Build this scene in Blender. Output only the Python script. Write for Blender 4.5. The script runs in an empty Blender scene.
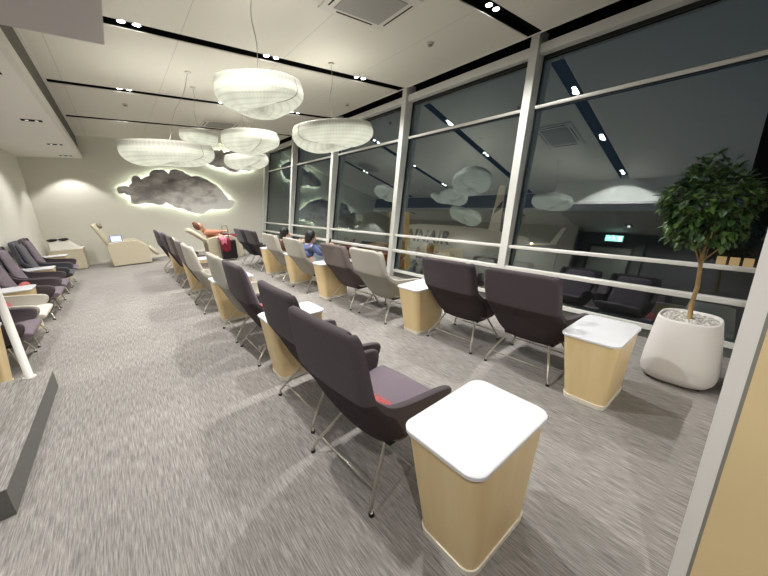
import bpy, bmesh, math, random
from mathutils import Vector, Matrix
random.seed(7)
sc = bpy.context.scene
COL = sc.collection
PI = math.pi
R_ = math.radians

# ------------------------------------------------------------ materials
def s2l(c):
    c /= 255.0
    return c / 12.92 if c <= 0.04045 else ((c + 0.055) / 1.055) ** 2.4
def rgb(r, g, b): return (s2l(r), s2l(g), s2l(b), 1.0)

def mat(name, col, rough=0.6, metal=0.0, noise=None, bump=None, spec=0.5, sheen=0.0, stretch=(1, 1, 1)):
    m = bpy.data.materials.new(name); m.use_nodes = True
    nt = m.node_tree; b = nt.nodes['Principled BSDF']
    b.inputs['Base Color'].default_value = col
    b.inputs['Roughness'].default_value = rough
    b.inputs['Metallic'].default_value = metal
    b.inputs['Specular IOR Level'].default_value = spec
    if sheen: b.inputs['Sheen Weight'].default_value = sheen
    if noise or bump:
        tc = nt.nodes.new('ShaderNodeTexCoord'); mp = nt.nodes.new('ShaderNodeMapping')
        mp.inputs['Scale'].default_value = stretch
        nt.links.new(tc.outputs['Object'], mp.inputs['Vector'])
    if noise:                                     # (scale, amount)
        n = nt.nodes.new('ShaderNodeTexNoise'); n.inputs['Scale'].default_value = noise[0]
        n.inputs['Detail'].default_value = 6
        nt.links.new(mp.outputs['Vector'], n.inputs['Vector'])
        r = nt.nodes.new('ShaderNodeValToRGB'); a = noise[1]
        r.color_ramp.elements[0].position = 0.3; r.color_ramp.elements[1].position = 0.7
        r.color_ramp.elements[0].color = tuple(c * (1 - a) for c in col[:3]) + (1,)
        r.color_ramp.elements[1].color = tuple(min(1, c * (1 + a)) for c in col[:3]) + (1,)
        nt.links.new(n.outputs['Fac'], r.inputs['Fac']); nt.links.new(r.outputs['Color'], b.inputs['Base Color'])
    if bump:                                      # (scale, strength)
        n2 = nt.nodes.new('ShaderNodeTexNoise'); n2.inputs['Scale'].default_value = bump[0]
        n2.inputs['Detail'].default_value = 3
        nt.links.new(mp.outputs['Vector'], n2.inputs['Vector'])
        bp = nt.nodes.new('ShaderNodeBump'); bp.inputs['Strength'].default_value = bump[1]
        bp.inputs['Distance'].default_value = 0.004
        nt.links.new(n2.outputs['Fac'], bp.inputs['Height']); nt.links.new(bp.outputs['Normal'], b.inputs['Normal'])
    return m

def emis(name, col, strength):
    m = bpy.data.materials.new(name); m.use_nodes = True
    nt = m.node_tree; b = nt.nodes['Principled BSDF']
    b.inputs['Base Color'].default_value = col
    b.inputs['Emission Color'].default_value = col
    b.inputs['Emission Strength'].default_value = strength
    return m

def carpet_mat(name, dark, mid, light):
    m = bpy.data.materials.new(name); m.use_nodes = True
    nt = m.node_tree; b = nt.nodes['Principled BSDF']; N = nt.nodes.new; L = nt.links.new
    b.inputs['Roughness'].default_value = 0.9; b.inputs['Specular IOR Level'].default_value = 0.15
    tc = N('ShaderNodeTexCoord'); mp = N('ShaderNodeMapping'); mp.inputs['Scale'].default_value = (170, 8, 170)
    L(tc.outputs['Object'], mp.inputs['Vector'])
    n = N('ShaderNodeTexNoise'); n.inputs['Scale'].default_value = 1.0; n.inputs['Detail'].default_value = 4
    n.inputs['Roughness'].default_value = 0.65
    L(mp.outputs['Vector'], n.inputs['Vector'])
    r = N('ShaderNodeValToRGB'); e = r.color_ramp.elements
    e[0].position = 0.32; e[0].color = dark; e[1].position = 0.68; e[1].color = light
    q = e.new(0.5); q.color = mid
    L(n.outputs['Fac'], r.inputs['Fac'])
    # carpet tiles of slightly different tone
    br = N('ShaderNodeTexBrick'); br.inputs['Scale'].default_value = 1.0
    br.inputs['Brick Width'].default_value = 0.5; br.inputs['Row Height'].default_value = 1.0
    br.inputs['Mortar Size'].default_value = 0.0
    br.inputs['Color1'].default_value = (0.92, 0.92, 0.92, 1); br.inputs['Color2'].default_value = (1.06, 1.05, 1.05, 1)
    L(tc.outputs['Object'], br.inputs['Vector'])
    mx = N('ShaderNodeMix'); mx.data_type = 'RGBA'; mx.blend_type = 'MULTIPLY'; mx.inputs['Factor'].default_value = 1.0
    L(r.outputs['Color'], mx.inputs['A']); L(br.outputs['Color'], mx.inputs['B']); L(mx.outputs['Result'], b.inputs['Base Color'])
    bp = N('ShaderNodeBump'); bp.inputs['Strength'].default_value = 0.35; bp.inputs['Distance'].default_value = 0.004
    L(n.outputs['Fac'], bp.inputs['Height']); L(bp.outputs['Normal'], b.inputs['Normal'])
    return m

def ceiling_mat():
    m = bpy.data.materials.new('perforated_ceiling'); m.use_nodes = True
    nt = m.node_tree; b = nt.nodes['Principled BSDF']; N = nt.nodes.new; L = nt.links.new
    b.inputs['Roughness'].default_value = 0.55
    tc = N('ShaderNodeTexCoord')
    vo = N('ShaderNodeTexVoronoi'); vo.inputs['Scale'].default_value = 70; vo.inputs['Randomness'].default_value = 0.0
    L(tc.outputs['Object'], vo.inputs['Vector'])
    r = N('ShaderNodeValToRGB'); e = r.color_ramp.elements
    e[0].position = 0.16; e[0].color = rgb(150, 146, 136); e[1].position = 0.26; e[1].color = rgb(214, 210, 198)
    L(vo.outputs['Distance'], r.inputs['Fac'])
    # panel joints running along the room
    sx = N('ShaderNodeSeparateXYZ'); L(tc.outputs['Object'], sx.inputs['Vector'])
    ad = N('ShaderNodeMath'); ad.operation = 'ADD'; ad.inputs[1].default_value = 10.0 - 0.885 + 0.0 
    L(sx.outputs['X'], ad.inputs[0])
    md = N('ShaderNodeMath'); md.operation = 'PINGPONG'; md.inputs[1].default_value = 0.633 / 1.0
    L(ad.outputs[0], md.inputs[0])
    lt = N('ShaderNodeMath'); lt.operation = 'LESS_THAN'; lt.inputs[1].default_value = 0.003
    L(md.outputs[0], lt.inputs[0])
    mx = N('ShaderNodeMix'); mx.data_type = 'RGBA'; mx.inputs['B'].default_value = rgb(172, 168, 157)
    L(lt.outputs[0], mx.inputs['Factor']); L(r.outputs['Color'], mx.inputs['A']); L(mx.outputs['Result'], b.inputs['Base Color'])
    return m

def glass_mat():
    m = bpy.data.materials.new('window_glass'); m.use_nodes = True
    nt = m.node_tree; nt.nodes.clear(); N = nt.nodes.new; L = nt.links.new
    o = N('ShaderNodeOutputMaterial'); mx = N('ShaderNodeMixShader')
    tr = N('ShaderNodeBsdfTransparent'); tr.inputs['Color'].default_value = (0.62, 0.70, 0.68, 1)
    gl = N('ShaderNodeBsdfGlossy'); gl.inputs['Roughness'].default_value = 0.0; gl.inputs['Color'].default_value = (0.86, 0.97, 0.97, 1)
    lw = N('ShaderNodeFresnel'); lw.inputs['IOR'].default_value = 2.9
    L(lw.outputs[0], mx.inputs[0]); L(tr.outputs[0], mx.inputs[1]); L(gl.outputs[0], mx.inputs[2]); L(mx.outputs[0], o.inputs['Surface'])
    return m

def lamp_mat():
    m = bpy.data.materials.new('lamp_tyvek'); m.use_nodes = True
    nt = m.node_tree; b = nt.nodes['Principled BSDF']; N = nt.nodes.new; L = nt.links.new
    b.inputs['Roughness'].default_value = 0.8
    b.inputs['Base Color'].default_value = rgb(150, 148, 138)
    tc = N('ShaderNodeTexCoord'); at = N('ShaderNodeAttribute'); at.attribute_name = 'glow'
    w = N('ShaderNodeTexWave'); w.wave_type = 'BANDS'; w.bands_direction = 'X'; w.inputs['Scale'].default_value = 26
    w.inputs['Distortion'].default_value = 2.5; w.inputs['Detail'].default_value = 2; w.inputs['Detail Scale'].default_value = 1.5
    L(tc.outputs['Object'], w.inputs['Vector'])
    r = N('ShaderNodeMapRange'); r.inputs['To Min'].default_value = 0.97; r.inputs['To Max'].default_value = 1.02
    L(w.outputs['Fac'], r.inputs['Value'])
    mu = N('ShaderNodeMath'); mu.operation = 'MULTIPLY'; L(r.outputs[0], mu.inputs[0]); L(at.outputs['Fac'], mu.inputs[1])
    m2 = N('ShaderNodeMath'); m2.operation = 'MULTIPLY'; m2.inputs[1].default_value = LAMP_E; L(mu.outputs[0], m2.inputs[0])
    b.inputs['Emission Color'].default_value = (0.97, 1.0, 0.80, 1)
    L(m2.outputs[0], b.inputs['Emission Strength'])
    bp = N('ShaderNodeBump'); bp.inputs['Strength'].default_value = 0.15; bp.inputs['Distance'].default_value = 0.01
    L(w.outputs['Fac'], bp.inputs['Height']); L(bp.outputs['Normal'], b.inputs['Normal'])
    return m
LAMP_E = 0.60

def cloud_mat():
    m = bpy.data.materials.new('cloud_print'); m.use_nodes = True
    nt = m.node_tree; b = nt.nodes['Principled BSDF']; N = nt.nodes.new; L = nt.links.new
    b.inputs['Roughness'].default_value = 0.8
    tc = N('ShaderNodeTexCoord'); mp = N('ShaderNodeMapping'); mp.inputs['Scale'].default_value = (1.0, 1.0, 1.7)
    L(tc.outputs['Object'], mp.inputs['Vector'])
    n = N('ShaderNodeTexNoise'); n.inputs['Scale'].default_value = 2.2; n.inputs['Detail'].default_value = 4; n.inputs['Roughness'].default_value = 0.5; n.inputs['Distortion'].default_value = 0.3
    L(mp.outputs['Vector'], n.inputs['Vector'])
    # printed cloud: pale belly to the lower right, grey wool above
    sx = N('ShaderNodeSeparateXYZ'); L(tc.outputs['Object'], sx.inputs['Vector'])
    a = N('ShaderNodeMath'); a.operation = 'MULTIPLY_ADD'; a.inputs[1].default_value = -0.34; a.inputs[2].default_value = 0.07
    L(sx.outputs['Z'], a.inputs[0])
    c = N('ShaderNodeMath'); c.operation = 'MULTIPLY_ADD'; c.inputs[1].default_value = 0.09; L(sx.outputs['X'], c.inputs[0]); L(a.outputs[0], c.inputs[2])
    d = N('ShaderNodeMath'); d.operation = 'ADD'; L(n.outputs['Fac'], d.inputs[0]); L(c.outputs[0], d.inputs[1])
    r = N('ShaderNodeValToRGB'); e = r.color_ramp.elements
    e[0].position = 0.28; e[0].color = rgb(122, 118, 119); e[1].position = 0.72; e[1].color = rgb(244, 243, 240)
    q = e.new(0.48); q.color = rgb(178, 174, 173)
    L(d.outputs[0], r.inputs['Fac']); L(r.outputs['Color'], b.inputs['Base Color'])
    return m

def veneer_mat():
    m = bpy.data.materials.new('maple_veneer'); m.use_nodes = True
    nt = m.node_tree; b = nt.nodes['Principled BSDF']; N = nt.nodes.new; L = nt.links.new
    b.inputs['Roughness'].default_value = 0.38
    tc = N('ShaderNodeTexCoord'); mp = N('ShaderNodeMapping'); mp.inputs['Scale'].default_value = (14, 14, 0.6)
    L(tc.outputs['Object'], mp.inputs['Vector'])
    n = N('ShaderNodeTexNoise'); n.inputs['Scale'].default_value = 1.4; n.inputs['Detail'].default_value = 8
    L(mp.outputs['Vector'], n.inputs['Vector'])
    r = N('ShaderNodeValToRGB'); e = r.color_ramp.elements
    e[0].position = 0.3; e[0].color = rgb(226, 200, 148); e[1].position = 0.7; e[1].color = rgb(233, 209, 161)
    L(n.outputs['Fac'], r.inputs['Fac']); L(r.outputs['Color'], b.inputs['Base Color'])
    return m

def pebble_mat():
    m = bpy.data.materials.new('white_gravel'); m.use_nodes = True
    nt = m.node_tree; b = nt.nodes['Principled BSDF']; N = nt.nodes.new; L = nt.links.new
    tc = N('ShaderNodeTexCoord'); v = N('ShaderNodeTexVoronoi'); v.inputs['Scale'].default_value = 42
    L(tc.outputs['Object'], v.inputs['Vector'])
    r = N('ShaderNodeValToRGB'); e = r.color_ramp.elements
    e[0].position = 0.1; e[0].color = rgb(236, 233, 226); e[1].position = 0.9; e[1].color = rgb(150, 146, 140)
    L(v.outputs['Distance'], r.inputs['Fac']); L(r.outputs['Color'], b.inputs['Base Color'])
    return m

M = dict(
    carpet=carpet_mat('carpet', rgb(112, 108, 105), rgb(143, 139, 135), rgb(174, 170, 165)),
    riser=mat('step_riser', rgb(112, 112, 108), 0.8, noise=(60, 0.1)),
    ceiling=ceiling_mat(),
    wall=mat('painted_wall', rgb(218, 215, 204), 0.85, bump=(300, 0.05)),
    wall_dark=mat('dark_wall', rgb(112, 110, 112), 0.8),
    soffit=mat('soffit_paint', rgb(226, 223, 216), 0.85),
    canopy=mat('canopy_paint', rgb(186, 180, 178), 0.85),
    fascia=mat('slot_shade_grey', rgb(92, 88, 78), 0.8),  # shade of the recess put into the colour
    lip=mat('lip_white', rgb(215, 212, 203), 0.7),
    black=mat('black_metal', rgb(9, 9, 10), 0.9, spec=0.1),
    mullion=mat('mullion_paint', rgb(208, 208, 203), 0.4, spec=0.6),
    rail=mat('rail_alu', rgb(228, 226, 220), 0.32, 0.1),
    gasket=mat('gasket', rgb(14, 15, 16), 0.5),
    upstand=mat('upstand_grey', rgb(92, 92, 88), 0.7),
    glass=glass_mat(),
    purple=mat('aubergine_wool', rgb(80, 72, 76), 0.92, noise=(180, 0.14), bump=(420, 0.35), spec=0.2, sheen=0.08),
    purple_seat=mat('aubergine_seat_wool', rgb(116, 105, 114), 0.92, noise=(180, 0.10), bump=(420, 0.3), spec=0.2, sheen=0.08),
    grey=mat('light_grey_wool', rgb(176, 172, 162), 0.92, noise=(180, 0.08), bump=(420, 0.35), spec=0.2, sheen=0.2),
    cream=mat('cream_seat_wool', rgb(206, 201, 190), 0.9, noise=(180, 0.06), bump=(420, 0.3), spec=0.2),
    taupe=mat('taupe_wool', rgb(112, 100, 98), 0.92, noise=(180, 0.1), bump=(420, 0.3), spec=0.2, sheen=0.2),
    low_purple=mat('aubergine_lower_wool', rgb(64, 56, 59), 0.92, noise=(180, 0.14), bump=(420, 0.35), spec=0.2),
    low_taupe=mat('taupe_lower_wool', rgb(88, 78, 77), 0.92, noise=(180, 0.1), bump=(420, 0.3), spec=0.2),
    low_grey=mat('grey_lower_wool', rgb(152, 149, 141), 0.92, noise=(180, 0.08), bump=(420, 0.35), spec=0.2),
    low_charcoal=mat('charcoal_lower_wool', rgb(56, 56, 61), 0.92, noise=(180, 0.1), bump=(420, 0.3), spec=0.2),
    charcoal=mat('charcoal_wool', rgb(70, 70, 76), 0.92, noise=(180, 0.1), bump=(420, 0.3), spec=0.2, sheen=0.2),
    steel=mat('brushed_steel', rgb(205, 200, 188), 0.28, 0.85),
    glide=mat('black_glide', rgb(20, 20, 20), 0.5),
    veneer=veneer_mat(),
    white_top=mat('white_laminate', rgb(222, 223, 227), 0.10, spec=0.3),
    plinth=mat('white_plinth', rgb(236, 230, 216), 0.5),
    pillow=mat('pink_pillow', rgb(168, 84, 86), 0.9, noise=(30, 0.35), bump=(200, 0.3), stretch=(1, 5, 1)),
    cloud=cloud_mat(),
    led=emis('led_strip', (0.90, 1.0, 0.82, 1), 18.0),
    spot=emis('spot_lens', (1.0, 1.0, 1.0, 1), 30.0),
    lamp=lamp_mat(), added_uplight=emis('added_uplight', (1.0, 0.98, 0.90, 1), 42.0), spot_dim=emis('downlight_lens', (1, 1, 1, 1), 1.2),
    cable=mat('cable_grey', rgb(150, 146, 134), 0.6),
    hvac=mat('hvac_white', rgb(205, 202, 192), 0.5),
    hvac_g=mat('hvac_grille', rgb(150, 148, 142), 0.6),
    leather=mat('cream_leather', rgb(206, 196, 172), 0.5, bump=(90, 0.15)),
    leather_d=mat('taupe_leather', rgb(150, 140, 122), 0.5, bump=(90, 0.15)),
    planter=mat('planter_white', rgb(228, 224, 222), 0.55, bump=(140, 0.08)),
    gravel=pebble_mat(),
    bark=mat('bark', rgb(158, 130, 88), 0.8, noise=(22, 0.3), bump=(60, 0.6), stretch=(1, 1, 0.4)),
    leaf=mat('leaf_green', rgb(46, 72, 34), 0.38, noise=(5, 0.5)),
    leaf2=mat('leaf_light', rgb(84, 110, 52), 0.36, noise=(5, 0.4)),
    skin=mat('skin', rgb(206, 164, 138), 0.6),
    hair_b=mat('black_hair', rgb(22, 19, 18), 0.5, bump=(120, 0.6)),
    hair_r=mat('auburn_hair', rgb(104, 62, 44), 0.5, bump=(120, 0.6)),
    blue=mat('blue_jacket', rgb(88, 100, 142), 0.85, bump=(60, 0.4)),
    jeans=mat('pale_denim', rgb(168, 184, 202), 0.85, bump=(60, 0.4)),
    brownc=mat('brown_coat', rgb(92, 70, 58), 0.85, bump=(60, 0.4)),
    darkc=mat('dark_trousers', rgb(30, 30, 34), 0.85),
    salmon=mat('salmon_blouse', rgb(196, 136, 112), 0.85, bump=(60, 0.4)),
    redc=mat('crimson_coat', rgb(118, 22, 42), 0.85, bump=(40, 0.5)),
    pinkc=mat('pink_lining', rgb(222, 130, 148), 0.85, bump=(40, 0.5)),
    suit=mat('black_suitcase', rgb(14, 14, 16), 0.5),
    wood_panel=mat('beige_panel', rgb(234, 210, 160), 0.6, noise=(2.0, 0.04)),
    white_trim=mat('white_trim', rgb(238, 235, 229), 0.5),
    pole=mat('white_pole', rgb(222, 218, 212), 0.35),
    door=mat('door_grey', rgb(160, 164, 158), 0.5),
    doorf=mat('door_frame', rgb(60, 60, 60), 0.5),
    exit=emis('exit_green', (0.30, 0.95, 0.75, 1), 6.0),
    exitw=emis('exit_white', (0.9, 1, 0.95, 1), 6.0),
    screen=emis('tablet_screen', rgb(150, 165, 235), 1.6),
    tarmac=mat('tarmac', rgb(50, 50, 50), 0.85, noise=(0.4, 0.25)),
    plane=mat('plane_white', rgb(206, 196, 186), 0.35),
    navy=mat('navy_paint', rgb(14, 20, 52), 0.4),
    yellow=mat('yellow_steel', rgb(206, 160, 62), 0.5),
    orange=mat('orange_steel', rgb(200, 112, 34), 0.5),
    tan=mat('cargo_tan', rgb(170, 152, 104), 0.6, noise=(2, 0.3)),
    hall=mat('hall_dark', rgb(40, 38, 36), 0.8),
    litwin=emis('lit_window', (1.0, 0.62, 0.3, 1), 0.5),
    beacon=emis('beacon', (1.0, 0.6, 0.25, 1), 40.0),
    paper=mat('paper_white', rgb(226, 224, 216), 0.7),
)

# ------------------------------------------------------------ mesh helpers
def link(o, parent=None):
    COL.objects.link(o)
    if parent: o.parent = parent
    return o

def obj(name, bm, m, parent=None, smooth=False, loc=None):
    me = bpy.data.meshes.new(name); bm.normal_update(); bm.to_mesh(me); bm.free()
    if isinstance(m, (list, tuple)):
        for x in m: me.materials.append(x)
    else: me.materials.append(m)
    if smooth:
        me.polygons.foreach_set('use_smooth', [True] * len(me.polygons))
    o = bpy.data.objects.new(name, me)
    if loc: o.location = loc
    return link(o, parent)

def new(): return bmesh.new()

def box(bm, x0, x1, y0, y1, z0, z1, mi=0):
    v = [bm.verts.new(p) for p in ((x0, y0, z0), (x1, y0, z0), (x1, y1, z0), (x0, y1, z0), (x0, y0, z1), (x1, y0, z1), (x1, y1, z1), (x0, y1, z1))]
    for f in ((3, 2, 1, 0), (4, 5, 6, 7), (0, 1, 5, 4), (1, 2, 6, 5), (2, 3, 7, 6), (3, 0, 4, 7)):
        bm.faces.new([v[i] for i in f]).material_index = mi
    return v

def bevel_all(bm, w, seg=2):
    bmesh.ops.bevel(bm, geom=list(bm.edges), offset=w, segments=seg, profile=0.5, affect='EDGES', clamp_overlap=True)

def hexa(bm, pts, mi=0):
    v = [bm.verts.new(p) for p in pts]
    for f in ((3, 2, 1, 0), (4, 5, 6, 7), (0, 1, 5, 4), (1, 2, 6, 5), (2, 3, 7, 6), (3, 0, 4, 7)):
        bm.faces.new([v[i] for i in f]).material_index = mi

def tube(bm, pts, r, n=10, r2=None, mi=0):
    pts = [Vector(p) for p in pts]; rings = []
    for i, p in enumerate(pts):
        if i == 0: t = pts[1] - p
        elif i == len(pts) - 1: t = p - pts[i - 1]
        else: t = (pts[i + 1] - p).normalized() + (p - pts[i - 1]).normalized()
        t.normalize()
        a = Vector((0, 0, 1)) if abs(t.z) < 0.95 else Vector((1, 0, 0))
        u = t.cross(a).normalized(); w = t.cross(u).normalized()
        rr = r if r2 is None else r + (r2 - r) * i / (len(pts) - 1)
        rings.append([bm.verts.new(p + u * rr * math.cos(2 * PI * k / n) + w * rr * math.sin(2 * PI * k / n)) for k in range(n)])
    for a, b in zip(rings, rings[1:]):
        for k in range(n):
            f = bm.faces.new((a[k], a[(k + 1) % n], b[(k + 1) % n], b[k])); f.material_index = mi; f.smooth = True
    bm.faces.new(rings[0]).material_index = mi; bm.faces.new(rings[-1][::-1]).material_index = mi

def rrect(hx, hy, r, n=6):
    out = []
    for cx, cy, a0 in ((hx - r, hy - r, 0), (-hx + r, hy - r, 90), (-hx + r, -hy + r, 180), (hx - r, -hy + r, 270)):
        for k in range(n + 1):
            a = R_(a0 + 90 * k / n); out.append((cx + r * math.cos(a), cy + r * math.sin(a)))
    return out

def loft(bm, rings, cap=True, mi=0):
    R = [[bm.verts.new(p) for p in ring] for ring in rings]; n = len(R[0])
    for a, b in zip(R, R[1:]):
        for k in range(n):
            bm.faces.new((a[k], a[(k + 1) % n], b[(k + 1) % n], b[k])).material_index = mi
    if cap:
        bm.faces.new(R[0][::-1]).material_index = mi; bm.faces.new(R[-1]).material_index = mi

def ellipsoid(bm, c, rx, ry, rz, u=16, v=10, mi=0, rot=None):
    r = bmesh.ops.create_uvsphere(bm, u_segments=u, v_segments=v, radius=1)
    m = Matrix.Translation(c) @ (rot or Matrix.Identity(4)) @ Matrix.Diagonal((rx, ry, rz, 1))
    bmesh.ops.transform(bm, matrix=m, verts=r['verts'])
    for vv in r['verts']:
        for f in vv.link_faces: f.material_index = mi; f.smooth = True

def smooth_mod(o, levels=1):
    s = o.modifiers.new('sub', 'SUBSURF'); s.levels = levels; s.render_levels = levels
    return o
def bevel_mod(o, w=0.005, seg=2):
    s = o.modifiers.new('bev', 'BEVEL'); s.width = w; s.segments = seg; s.limit_method = 'ANGLE'; s.angle_limit = R_(40)
    return o

def tag(o, label, cat, group=None):
    o['label'] = label; o['category'] = cat
    if group: o['group'] = group
    return o
def thing(name, label, cat, loc=(0, 0, 0), rz=0, group=None):
    o = bpy.data.objects.new(name, None); o.location = loc; o.rotation_euler = (0, 0, rz); o.empty_display_size = 0.1
    link(o); return tag(o, label, cat, group)
def struct(name, bm, m, parent=None, smooth=False):
    o = obj(name, bm, m, parent, smooth)
    if parent is None: o['kind'] = 'structure'
    return o
def copy_tree(o, parent=None):
    c = o.copy(); COL.objects.link(c)
    if parent: c.parent = parent
    for ch in list(o.children): copy_tree(ch, c)
    return c

# ------------------------------------------------------------ geometry constants
CAMZ = 1.6
ZC = 3.56                      # ceiling
YB = 12.75                     # back wall
T = math.tan(R_(9.5))          # window wall leans outward
FA = 4.12; GL = 4.33           # inner face of mullions, glass plane at floor level
XL = -1.72                     # left wall
XBK = -0.45                    # bulkhead face
ZS = 2.97                      # soffit height
YS = 4.03                      # lowered ceiling / platform end
XS = 0.21; XF = 0.20
YE = 0.02                      # end partition face
YR = -2.4
ZP = 0.175                     # platform height

# ------------------------------------------------------------ room shell
bm = new(); box(bm, -2.6, 4.45, YR, YB + 0.1, -0.12, 0.0); struct('floor', bm, M['carpet'])
bm = new()
box(bm, -2.35, -0.765, 2.36, YS, 0.0, ZP - 0.006)
st = struct('trim_1', bm, M['riser'])
bm = new(); box(bm, -2.35, -0.760, 2.355, YS + 0.005, ZP - 0.006, ZP); struct('trim_2', bm, M['carpet'])

strips = [2.49, 5.06, 7.70, 10.24]
bm = new(); ys = [YR]
for s in strips: ys += [s - 0.1, s + 0.1]
ys.append(YB)
for i in range(0, len(ys), 2):
    y0, y1 = ys[i], ys[i + 1]
    if y1 <= YS: box(bm, XF, 4.67, y0, y1, ZC, ZC + 0.012)
    elif y0 < YS:
        box(bm, XF, 4.67, y0, YS, ZC, ZC + 0.012); box(bm, XBK, 4.67, YS, y1, ZC, ZC + 0.012)
    else: box(bm, XBK, 4.67, y0, y1, ZC, ZC + 0.012)
struct('ceiling', bm, M['ceiling'])
# black light channels above the slots
for i, s in enumerate(strips):
    bm = new(); xs = XF if s < YS else XBK
    box(bm, xs, 4.67, s - 0.13, s + 0.13, ZC + 0.10, ZC + 0.13)
    box(bm, xs, 4.67, s - 0.13, s - 0.101, ZC + 0.0125, ZC + 0.10); box(bm, xs, 4.67, s + 0.101, s + 0.13, ZC + 0.0125, ZC + 0.10)
    struct('trim_%d' % (3 + i), bm, M['black'])
# black perimeter recess by the windows
bm = new(); box(bm, 4.67, 5.3, YR, YB, 3.95, 4.0); box(bm, 4.66, 4.67, YR, YB, ZC - 0.012, 4.0); box(bm, 5.0, 5.3, YR, YB, 3.4, 4.0)
struct('trim_7', bm, M['black'])
bm = new(); box(bm, 4.655, 4.668, YR, YB, ZC - 0.015, ZC - 0.001); struct('trim_8', bm, M['lip'])

# back wall, left walls, rear wall
bm = new(); box(bm, -2.5, 5.3, YB, YB + 0.12, -0.1, 4.0); struct('wall_back', bm, M['wall'])
bm = new(); box(bm, XL - 0.12, XL, YS - 0.1, YB, 0, ZS + 0.6); struct('wall_left', bm, M['wall'])
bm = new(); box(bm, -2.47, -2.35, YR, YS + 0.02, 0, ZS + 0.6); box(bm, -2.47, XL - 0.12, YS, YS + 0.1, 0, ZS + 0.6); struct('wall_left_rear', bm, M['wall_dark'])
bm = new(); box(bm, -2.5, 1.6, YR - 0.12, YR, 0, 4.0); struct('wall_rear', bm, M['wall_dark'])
# bulkhead: soffit, fascia coloured dark for the unlit recess, light lip
bm = new(); box(bm, XL, XBK - 0.061, YS, YB, ZS, ZS + 0.05); struct('ceiling_left', bm, M['soffit'])
bm = new(); box(bm, -2.35, XS, YR, YS, ZS, ZS + 0.06); struct('ceiling_lowered', bm, M['canopy'])
bm = new(); box(bm, XF - 0.03, XF, YR, YS, ZS + 0.06, ZC + 0.3); box(bm, -2.35, XF - 0.03, YS - 0.03, YS, ZS + 0.06, ZC + 0.3); struct('trim_20', bm, M['soffit'])
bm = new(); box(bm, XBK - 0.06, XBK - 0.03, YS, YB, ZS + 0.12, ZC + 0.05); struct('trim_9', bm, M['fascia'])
bm = new(); box(bm, XBK - 0.06, XBK + 0.0, YS + 0.0, YB, ZS, ZS + 0.13); struct('trim_10', bm, M['lip'])
bm = new(); box(bm, XBK - 0.035, XBK + 0.012, YS, YB, ZC - 0.012, ZC - 0.0005); struct('trim_11', bm, M['lip'])
# baseboards
bm = new(); box(bm, XL, 4.2, YB - 0.015, YB, 0, 0.07); struct('baseboard_back', bm, M['plinth'])
bm = new(); box(bm, XL, XL + 0.012, YS, YB - 0.015, 0, 0.07); struct('baseboard_left', bm, M['lip'])

# end partition by the camera: white framed beige panel
bm = new(); box(bm, 1.35, 1.62, YE - 0.043, YE, 0, ZC); box(bm, 1.62, 4.1, YE - 0.18, YE - 0.0, 0, 2.3)
struct('wall_right', bm, M['white_trim'])
bm = new(); box(bm, 1.353, 1.60, YE - 0.052, YE - 0.043, 0, ZC); struct('trim_12', bm, M['hvac_g'])
bm = new(); box(bm, 1.35, 1.60, YE - 0.32, YE - 0.052, 0, ZC); box(bm, 1.35, 1.60, -2.4, YE - 0.326, 0, ZC)
struct('wall_right_panel', bm, M['wood_panel'])

# ------------------------------------------------------------ window wall
def W(a, y, z, dx=0): return (a + T * z + dx, y, z)
def slab(bm, a0, a1, y0, y1, z0, z1, mi=0):     # box that follows the lean of the facade
    hexa(bm, [W(a0, y0, z0), W(a1, y0, z0), W(a1, y1, z0), W(a0, y1, z0), W(a0, y0, z1), W(a1, y0, z1), W(a1, y1, z1), W(a0, y1, z1)], mi)
def GP(z): return 4.24 + math.tan(R_(11.0)) * z      # pane plane, a touch steeper than the posts
def bar(bm, ac, zc, ha, hz, y0, y1, mi=0):
    x = ac + T * zc; box(bm, x - ha, x + ha, y0, y1, zc - hz, zc + hz, mi)
mull = [-0.05, 2.50, 5.02, 7.64, 10.15, 12.66]
for i, y in enumerate(mull):
    bm = new(); slab(bm, FA, GL + 0.02, y - 0.058, y + 0.058, 0.0, 3.62)
    slab(bm, GL + 0.02, GL + 0.06, y - 0.05, y + 0.05, 0.0, 3.62)
    o = struct('trim_%d' % (13 + i), bm, M['mullion']); bevel_mod(o, 0.004, 2)
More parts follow.
